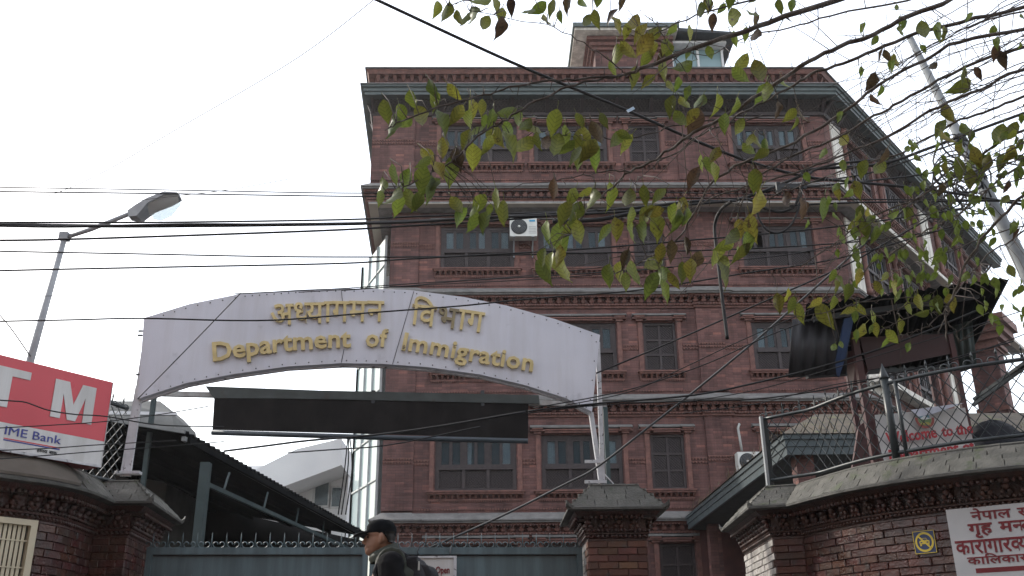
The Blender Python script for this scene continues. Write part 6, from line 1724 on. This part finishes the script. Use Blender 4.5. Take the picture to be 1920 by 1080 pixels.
def leaf_mesh(mi, seed):
    """unit leaf: stalk at the origin, tip at y = 1, folded along the midrib and drooping"""
    r = random.Random(seed); fold = r.uniform(.08,.42); droop = r.uniform(.0,.5); wav = r.uniform(.01,.05); asym = r.uniform(-.04,.04)
    prof = [(0,.0),(.05,.07),(.14,.165),(.28,.235),(.42,.245),(.57,.205),(.72,.135),(.87,.05),(1.0,.0)]
    W = r.uniform(.85,1.15); V = []; n = len(prof)
    for i, (y, w) in enumerate(prof):
        w *= W; zc = -droop*y*y; yy = y - droop*.25*y*y; bend = asym*math.sin(y*3)
        for sx in (-1, -.5, 0, .5, 1):
            jag = 1 + (r.uniform(-.05,.06) if abs(sx) == 1 else 0)
            x = sx*w*jag
            V.append((x*math.cos(fold*.8)+bend, yy, zc + abs(x)*math.sin(fold) + wav*math.sin(y*14+sx*3)*abs(sx)))
    F = [(i*5+j, i*5+j+1, (i+1)*5+j+1, (i+1)*5+j) for i in range(n-1) for j in range(4)]
    m = MB(); m.add(V, F, True); m.tube([(0,.02,.0),(0,-.12,.03),(.02,-.24,.08)], .012, 3)
    me = m.mesh('leaf'); me.materials.append(LEAFM[mi]); return me
LEAFS = {mi: [leaf_mesh(mi, mi*10+k) for k in range(6)] for mi in range(4)}
def BD(px): return 3.75 + max(0, (px-700))/1220*1.75
def bpt(px, py, d=0.0): return atd(px, py, BD(px)+d)
FORK = atd(2330, 420, 6.1)
tree = thing('street_tree', 'street tree on the right with long thin branches and large green and yellowing leaves', 'tree', (FORK.x+.25, FORK.y-.1, 0))
m = MB(); m.tube([tree.location, tree.location.lerp(FORK,.5)+Vector((.08,0,0)), FORK, FORK+Vector((.1,.05,1.6))], [.17,.14,.12,.07], 12); m.build('trunk', bark, tree)
BR = [  # (points in bearings, start radius, end radius, depth shift)
 ([(2080,-190),(1760,-70),(1570,0),(1443,40),(1370,68),(1280,98),(1215,125),(1172,140)], .030,.012, 0),
 ([(1172,140),(1110,146),(1050,148),(985,158),(930,172),(880,186),(800,208),(742,232),(728,240)], .009,.004, 0),
 ([(1172,140),(1120,150),(1075,160),(1030,178),(980,204),(940,230),(905,250),(870,282),(838,308),(800,330),(760,352),(738,372)], .010,.004, .1),
 ([(2120,-120),(1880,-45),(1770,5),(1690,38),(1620,70),(1560,95),(1500,124),(1445,166),(1382,204),(1340,228),(1300,250),(1260,276),(1230,298),(1180,322),(1157,342),(1120,375),(1090,406),(1070,440)], .026,.004, .25),
 ([(1180,322),(1140,320),(1090,330),(1027,342)], .006,.003, .25),
 ([(2130,-60),(1930,10),(1800,42),(1720,62),(1640,95),(1580,118),(1520,140),(1475,168),(1405,203),(1360,232),(1318,252),(1262,290)], .022,.006, .55),
 ([(1262,290),(1225,312),(1190,345)], .006,.003, .55),
 ([(2150,-20),(1930,52),(1800,78),(1735,112),(1660,150),(1615,185),(1560,226),(1490,266),(1410,298),(1350,330),(1318,370),(1290,420),(1262,455),(1225,478),(1180,500),(1135,520)], .020,.004, .3),
 ([(2160,10),(1930,84),(1860,106),(1760,150),(1690,190),(1640,218),(1570,258),(1505,284),(1440,320),(1405,350),(1385,400),(1372,450),(1358,500)], .019,.004, .6),
 ([(2170,60),(1930,128),(1840,166),(1760,200),(1700,236),(1650,262),(1600,282),(1530,310),(1470,330),(1400,350),(1330,372),(1270,420),(1235,470)], .018,.004, .45),
 ([(2180,100),(1930,178),(1860,204),(1800,226),(1740,258),(1680,290),(1600,312),(1500,350),(1440,372),(1390,420),(1340,480)], .016,.004, .75),
 ([(2190,150),(1930,240),(1860,276),(1790,330),(1720,372),(1650,400),(1600,428),(1560,460),(1500,500)], .016,.005, .5),
 ([(2200,210),(1940,300),(1870,340),(1800,400),(1740,430),(1680,470),(1630,500),(1590,540),(1550,575)], .016,.004, .7),
 ([(2210,260),(1950,350),(1890,395),(1840,450),(1805,510),(1788,556),(1776,575),(1772,600),(1776,640)], .018,.007, .4),
 ([(1776,572),(1745,562),(1710,557),(1657,560),(1620,566),(1589,574),(1540,588),(1480,595)], .008,.003, .4),
 ([(1776,575),(1742,575),(1710,570),(1680,580),(1657,590),(1640,592),(1623,592)], .007,.003, .35),
 ([(1776,588),(1750,586),(1724,588),(1686,602),(1665,612),(1647,619)], .007,.003, .45),
 ([(1774,590),(1760,592),(1740,612),(1722,619),(1705,625),(1688,627)], .006,.003, .3),
 ([(1774,600),(1790,620),(1800,640)], .005,.003, .3),
 ([(2220,330),(1950,420),(1900,450),(1850,480),(1800,540),(1770,600),(1758,625)], .012,.004, .9),
 ([(2100,-150),(1900,-60),(1700,0),(1560,28),(1480,52),(1400,70),(1330,105)], .014,.004, .9),
 ([(1560,-40),(1440,-5),(1330,20),(1250,52),(1210,75)], .010,.003, .1),
 ([(1500,-60),(1300,-30),(1100,-12),(960,-6),(880,0),(840,10)], .010,.003, .0),
 ([(1290,86),(1262,100),(1240,60),(1225,40)], .004,.002, .0),
 ([(1172,140),(1160,128),(1125,100),(1095,82),(1040,52),(980,40),(880,20)], .005,.0025, .05),
 ([(2200,-30),(1930,20),(1840,40),(1760,80),(1690,130),(1655,165)], .012,.004, 1.0),
 ([(1500,285),(1460,300),(1420,318),(1400,345),(1380,380),(1360,450)], .005,.003, .6),
 ([(1240,245),(1180,258),(1130,258),(1060,255),(1000,262),(950,262),(905,268)], .006,.003, .4),
 ([(1430,215),(1380,230),(1330,226),(1290,228),(1240,245)], .007,.006, .4),
 ([(1700,388),(1640,440),(1600,470),(1570,515),(1545,560)], .006,.003, .6),
 ([(1930,420),(1860,440),(1780,470),(1700,500),(1640,530)], .008,.003, 1.0),
]
for k in range(22):      # the sheaf of long whippy shoots that crosses the upper right corner
    y0 = rnd.uniform(-60, 330); x1 = rnd.uniform(1380, 1720); sl_ = rnd.uniform(.36, .55)
    x0 = 2060; n_ = 6; P_ = []
    for q in range(n_+1):
        x = x0 + (x1-x0)*q/n_; y = y0 + sl_*(1930-x)*(1+.18*q/n_) + rnd.uniform(-7,7); P_.append((x, y))
    BR.append((P_, .0075, .0022, rnd.uniform(-.1, 1.1)))
limb_pts = []     # (px, py, point) samples of all branches, for hanging leaves and twigs
for k, (pts, r0, r1, d) in enumerate(BR):
    P2 = catmull([Vector((x, y, 0)) for x, y in pts], 4)
    W3 = [bpt(p.x, p.y, d + .03*math.sin(i*1.7+k)) for i, p in enumerate(P2)]
    for i in range(1, len(W3)-1): W3[i] = W3[i] + Vector((rnd.uniform(-1,1), rnd.uniform(-1,1), rnd.uniform(-1,1)))*.007
    n = len(W3)
    if pts[0][0] > 1950:      # carried back to the trunk
        W3 = [FORK + Vector((.05,.02, rnd.uniform(.2,1.4)))] + W3; P2 = [Vector((2300,300,0))] + P2; n += 1
    m = MB(); m.tube(W3, [r0*.62 + (r1-r0)*.62*i/(n-1) for i in range(n)], 6)
    # small bud spurs
    for i in range(3, n-1):
        if rnd.random() < .5:
            p = W3[i]; m.tube([p, p + Vector((rnd.uniform(-.03,.03), rnd.uniform(-.03,.03), rnd.choice((-1,1))*rnd.uniform(.015,.045)))], [r1*.7, .0012], 4)
    m.build('branch', bark if r0 > .012 else twig_bark, tree)
    limb_pts += [(p.x, p.y, w) for p, w in zip(P2, W3)]
# leaves read off the photograph: centre bearing, length in photo pixels (0 = usual), kind 0 green 1 yellowing 2 withered 3 deep green
LV = """820,18,34;840,28,44;860,37,34;873,37,34;890,35,54;907,48,42;940,53,44,2;900,5,46;933,10;960,13,36,2;942,30,36,1;990,22,34;1007,17,40;1025,43,38,1;1033,17;1050,32,26,2;1063,10,36,2;1093,10,30;1120,3,30;1097,42,36;1118,38,38;1143,30,36,2;1167,5,34,2;
1160,47,40,1;1175,60,34,1;1187,47,44,1;1197,63,44,1;1207,87,52,1;1180,97,48,1;1220,67,44;1223,90,40,1;1160,107,46;1150,130,34;1190,147,44;1210,113,40;1243,133,44;1213,153,36,1;1240,103,32,2;1260,57,30,3;1277,127,46,3;1257,167,34,1;1270,160,30;1287,173,30;1257,200,44,3;1283,197,36;1277,227,44;1297,220,42;
773,190,40;810,170,42;817,188,44;853,175,42,1;723,213,48,3;753,213,38;740,240,52;760,233,30;790,223,52;832,227,56;858,217,48,1;887,205,50,1;903,203,36;877,227,40;890,247,38;907,230,30,1;923,227,44;947,213,44;970,227,40;953,247,40;873,263,40,1;830,278,42,1;857,297,46,2;887,297,52,1;917,273,44;930,257,52,1;960,270,60,3;847,323,66;823,320,40,1;803,297,42,1;793,307,36;980,277,54;983,237,38;1000,247,44;1007,267,36,3;1023,273,40,2;1040,233,54;1043,277,56,3;1060,260,48;1087,227,34;1090,267,62,1;1117,253,50,2;1103,283,56,1;1077,293,44;1083,300,48;1117,297,52;1133,227,34,3;1153,263,46;1173,253,34;1170,270,44,1;1063,280,40;
740,330,44;760,340,46;790,340,56;807,347,48;717,357,46;737,377,60,3;713,373,36;747,387,50;770,380,52,3;783,380,44;807,357,58,3;857,388,44;860,408,44;898,385,46;887,400,28;917,395,24;930,377,46;888,420,46;907,417,46,3;940,403,52,3;1037,357,42,2;1057,403,54,3;1073,370,42;1097,363,32;1112,380,54;1147,370,54;1080,403,50,3;1070,430,48;1053,453,70,3;1023,440,50;1087,440,56,1;1050,483,44,1;1050,510,68;1013,487,44;1020,513,56;1027,490,40;1133,437,40,3;1157,433,48;1180,377,48;1207,370,44,1;1233,367,38;1207,407,52,3;1223,400,46,1;1183,407,40;1180,437,42;1203,437,44,3;1233,427,56;1257,400,40;1277,393,46,1;1273,417,50;1290,410,40;1220,497,52,1;1260,473,44,2;1237,477,40,1;1287,462,34,2;1137,520,48;1157,513,46;1173,487,40,2;1187,517,56;1173,530,40;1280,513,42,3;1263,530,40;1243,523,50;1220,537,56;1247,547,46;
1417,380,58,1;1413,343,44;1477,377,40,2;1510,393,52,2;1545,393,56,3;1570,363,34,1;1567,353,26,1;1607,357,42,1;1587,345,30;1387,430,36,1;1410,430,56,1;1403,457,44,3;1370,450,50;1357,463,40;1390,475,46;1383,482,40;1340,483,50;1357,500,44;1362,515,54,3;1305,490,42,2;1293,507,44;1600,422,40;1613,400,36;1630,407,40;1623,433,42;1643,443,44;1560,518,32;1613,520,40;1580,530,46,3;1590,547,40;1570,540,36;1460,570,44,1;1477,557,36,1;1500,590,48,1;1483,573,40;1530,570,36,1;1550,593,66,1;1563,570,34,3;1590,583,34,1;1613,583,42,1;1637,597,36;1613,623,44,1;1643,620,34,1;1677,633,44,1;1690,613,36;1647,543,40,1;1673,543,44;1723,570,40;1727,590,34;1702,580,34;1760,573,44,3;1783,570,42,1;1748,572,26;
1317,22,34;1328,7,24;1352,17,24;1377,40,54,1;1337,43,36,2;1460,15,36;1483,10,30,2;1420,37,32,2;1418,72,36,2;1387,123,48;1423,140,58,1;1390,143,44;1425,177,44,3;1438,178,48,1;1470,160,36;1313,197,42;1347,200,46;1380,203,40;1300,230,56,2;1383,240,40,3;1357,233,40;1462,210,44,2;1480,217,38;1493,233,34;1500,217,44,2;1407,267,32;1405,283,36;1420,272,36;1435,277,34;1427,290,34;1340,293,36;1330,310,38;1343,323,40;1300,337,48,2;1315,307,32;1420,340,46;1575,220,28,1;1580,267,40,1;1580,313,30;1617,320,44;1647,320,46;1660,297,44,2;1543,290,30;1635,155,44,2;1652,172,28;1663,107,32,2;1678,117,36,1;1640,190,34,2;1758,63,48,3;1773,65,36;1800,163,60;1807,143,40,3;1883,113,44,2;1837,138,34,2;1867,100,40,2;1730,60,50,3;1780,213,44,1;1760,243,44;1778,263,46;1813,250,48;1833,297,52,1;1873,257,58;1897,247,44;1893,290,46,1;1877,307,48;1847,310,46,1;1800,320,50;1820,337,44"""
LEAVES = []
for rec in LV.replace('\n', '').split(';'):
    v = [int(x) for x in rec.split(',')]
    LEAVES.append((v[0], v[1], v[2] if len(v) > 2 else 38, v[3] if len(v) > 3 else (0 if rnd.random() < .6 else rnd.choice((0,1,3)))))
# the thick of the crown at the right edge
def zone(n, x0, x1, y0, y1, s0, s1):
    for _ in range(n):
        x = rnd.uniform(x0, x1); y = rnd.uniform(y0, y1)
        LEAVES.append((x, y, rnd.uniform(s0, s1), rnd.choice((0,0,0,1,1,2,3,3))))
zone(95, 1700, 1925, 255, 430, 17, 34); zone(85, 1600, 1870, 395, 560, 16, 32); zone(26, 1880, 1990, 200, 560, 20, 34); zone(14, 1500, 1640, 330, 480, 20, 32)
zone(18, 1560, 1930, 10, 150, 18, 32); zone(12, 1560, 1760, 520, 660, 20, 32); zone(12, 1240, 1420, 0, 110, 24, 38); zone(10, 1810, 1930, 560, 700, 18, 30)
LEAVES.sort(key=lambda v: -v[2]/BD(v[0]) if False else -v[2])
spray = MB(); twigs = MB()
for k, (x, y, s, kind) in enumerate(LEAVES):
    d = rnd.uniform(-.12, .28) + (.35 if x > 1450 else .12)
    c = bpt(x, y, d); L = s*(BD(x)+d)/FPX*(1.12 if x < 1450 else .98)
    ang = rnd.gauss(-.2, .6)
    down = (-c_up*math.cos(ang) + c_right*math.sin(ang)*1.0 + fwd*rnd.uniform(-.35,.35))
    # leaves hang by gravity: mix the bearing with the true vertical
    ydir = (down*.85 + Vector((rnd.uniform(-.25,.25), rnd.uniform(-.25,.25), -.38))).normalized()
    nrm = (-fwd*rnd.uniform(.5,1.0) + c_right*rnd.uniform(-.75,.75) + c_up*rnd.uniform(-.3,.5))
    nrm = (nrm - ydir*nrm.dot(ydir)).normalized()
    if rnd.random() < .45: nrm = -nrm
    xdir = ydir.cross(nrm)
    org = c - ydir*(L*.5)
    me = rnd.choice(LEAFS[kind])
    if k < 300:
        o = bpy.data.objects.new('leaf', me); COL.objects.link(o); o.parent = tree
        mt = frame(xdir*L*.98, ydir*L, nrm*L).to_4x4(); mt.translation = org - tree.location; o.matrix_local = mt
    else:
        spray.add([org + xdir*(v.co.x*L) + ydir*(v.co.y*L) + nrm*(v.co.z*L) for v in me.vertices], [tuple(p.vertices) for p in me.polygons], True)
    # twig from the nearest branch sample
    st = org - ydir*(.22*L) + nrm*(.07*L)
    best = min(limb_pts, key=lambda q: (q[0]-x)**2 + (q[1]-y+s*.4)**2)
    if (best[0]-x)**2 + (best[1]-y)**2 < 130**2:
        b_ = best[2]; mid_ = b_.lerp(st, .5) + Vector((rnd.uniform(-.02,.02), rnd.uniform(-.02,.02), .02))
        twigs.tube([b_, mid_, st], [.0026, .0020, .0014], 4)
spray.build('leaf_spray', LEAFM[0], tree, kind='stuff')
# bare twigs
for k in range(230):
    q = rnd.choice([p for p in limb_pts if p[0] > 1180 and -40 < p[1] < 560]) if k else limb_pts[0]
    dirn = (c_up*rnd.uniform(-1.0,.7) + c_right*rnd.uniform(-1,.3) + fwd*rnd.uniform(-.5,.5)).normalized(); L = rnd.uniform(.12,.55)
    p = q[2]; bend = Vector((rnd.uniform(-.06,.06), rnd.uniform(-.06,.06), rnd.uniform(-.07,.05)))
    twigs.tube([p, p+dirn*L*.5+bend, p+dirn*L+bend*.6], [.0028,.0020,.0009], 4)
twigs.build('twigs', twig_bark, tree, kind='stuff')
# ------------------------------------------------------------------ thin morning haze
m = MB(); m.box(-60, 60, -40, 75, -1.0, 26)
hz = m.mesh('haze'); vm = bpy.data.materials.new('haze'); vm.use_nodes = True
vn = vm.node_tree.nodes; vn.remove(vn['Principled BSDF'])
pv_ = vn.new('ShaderNodeVolumePrincipled'); pv_.inputs['Density'].default_value = 0.00042; pv_.inputs['Color'].default_value = (.96,.97,1,1); pv_.inputs['Anisotropy'].default_value = 0.55
vm.node_tree.links.new(pv_.outputs[0], vn['Material Output'].inputs['Volume'])
hz.materials.append(vm); ho = link('haze', hz); ho['kind'] = 'stuff'
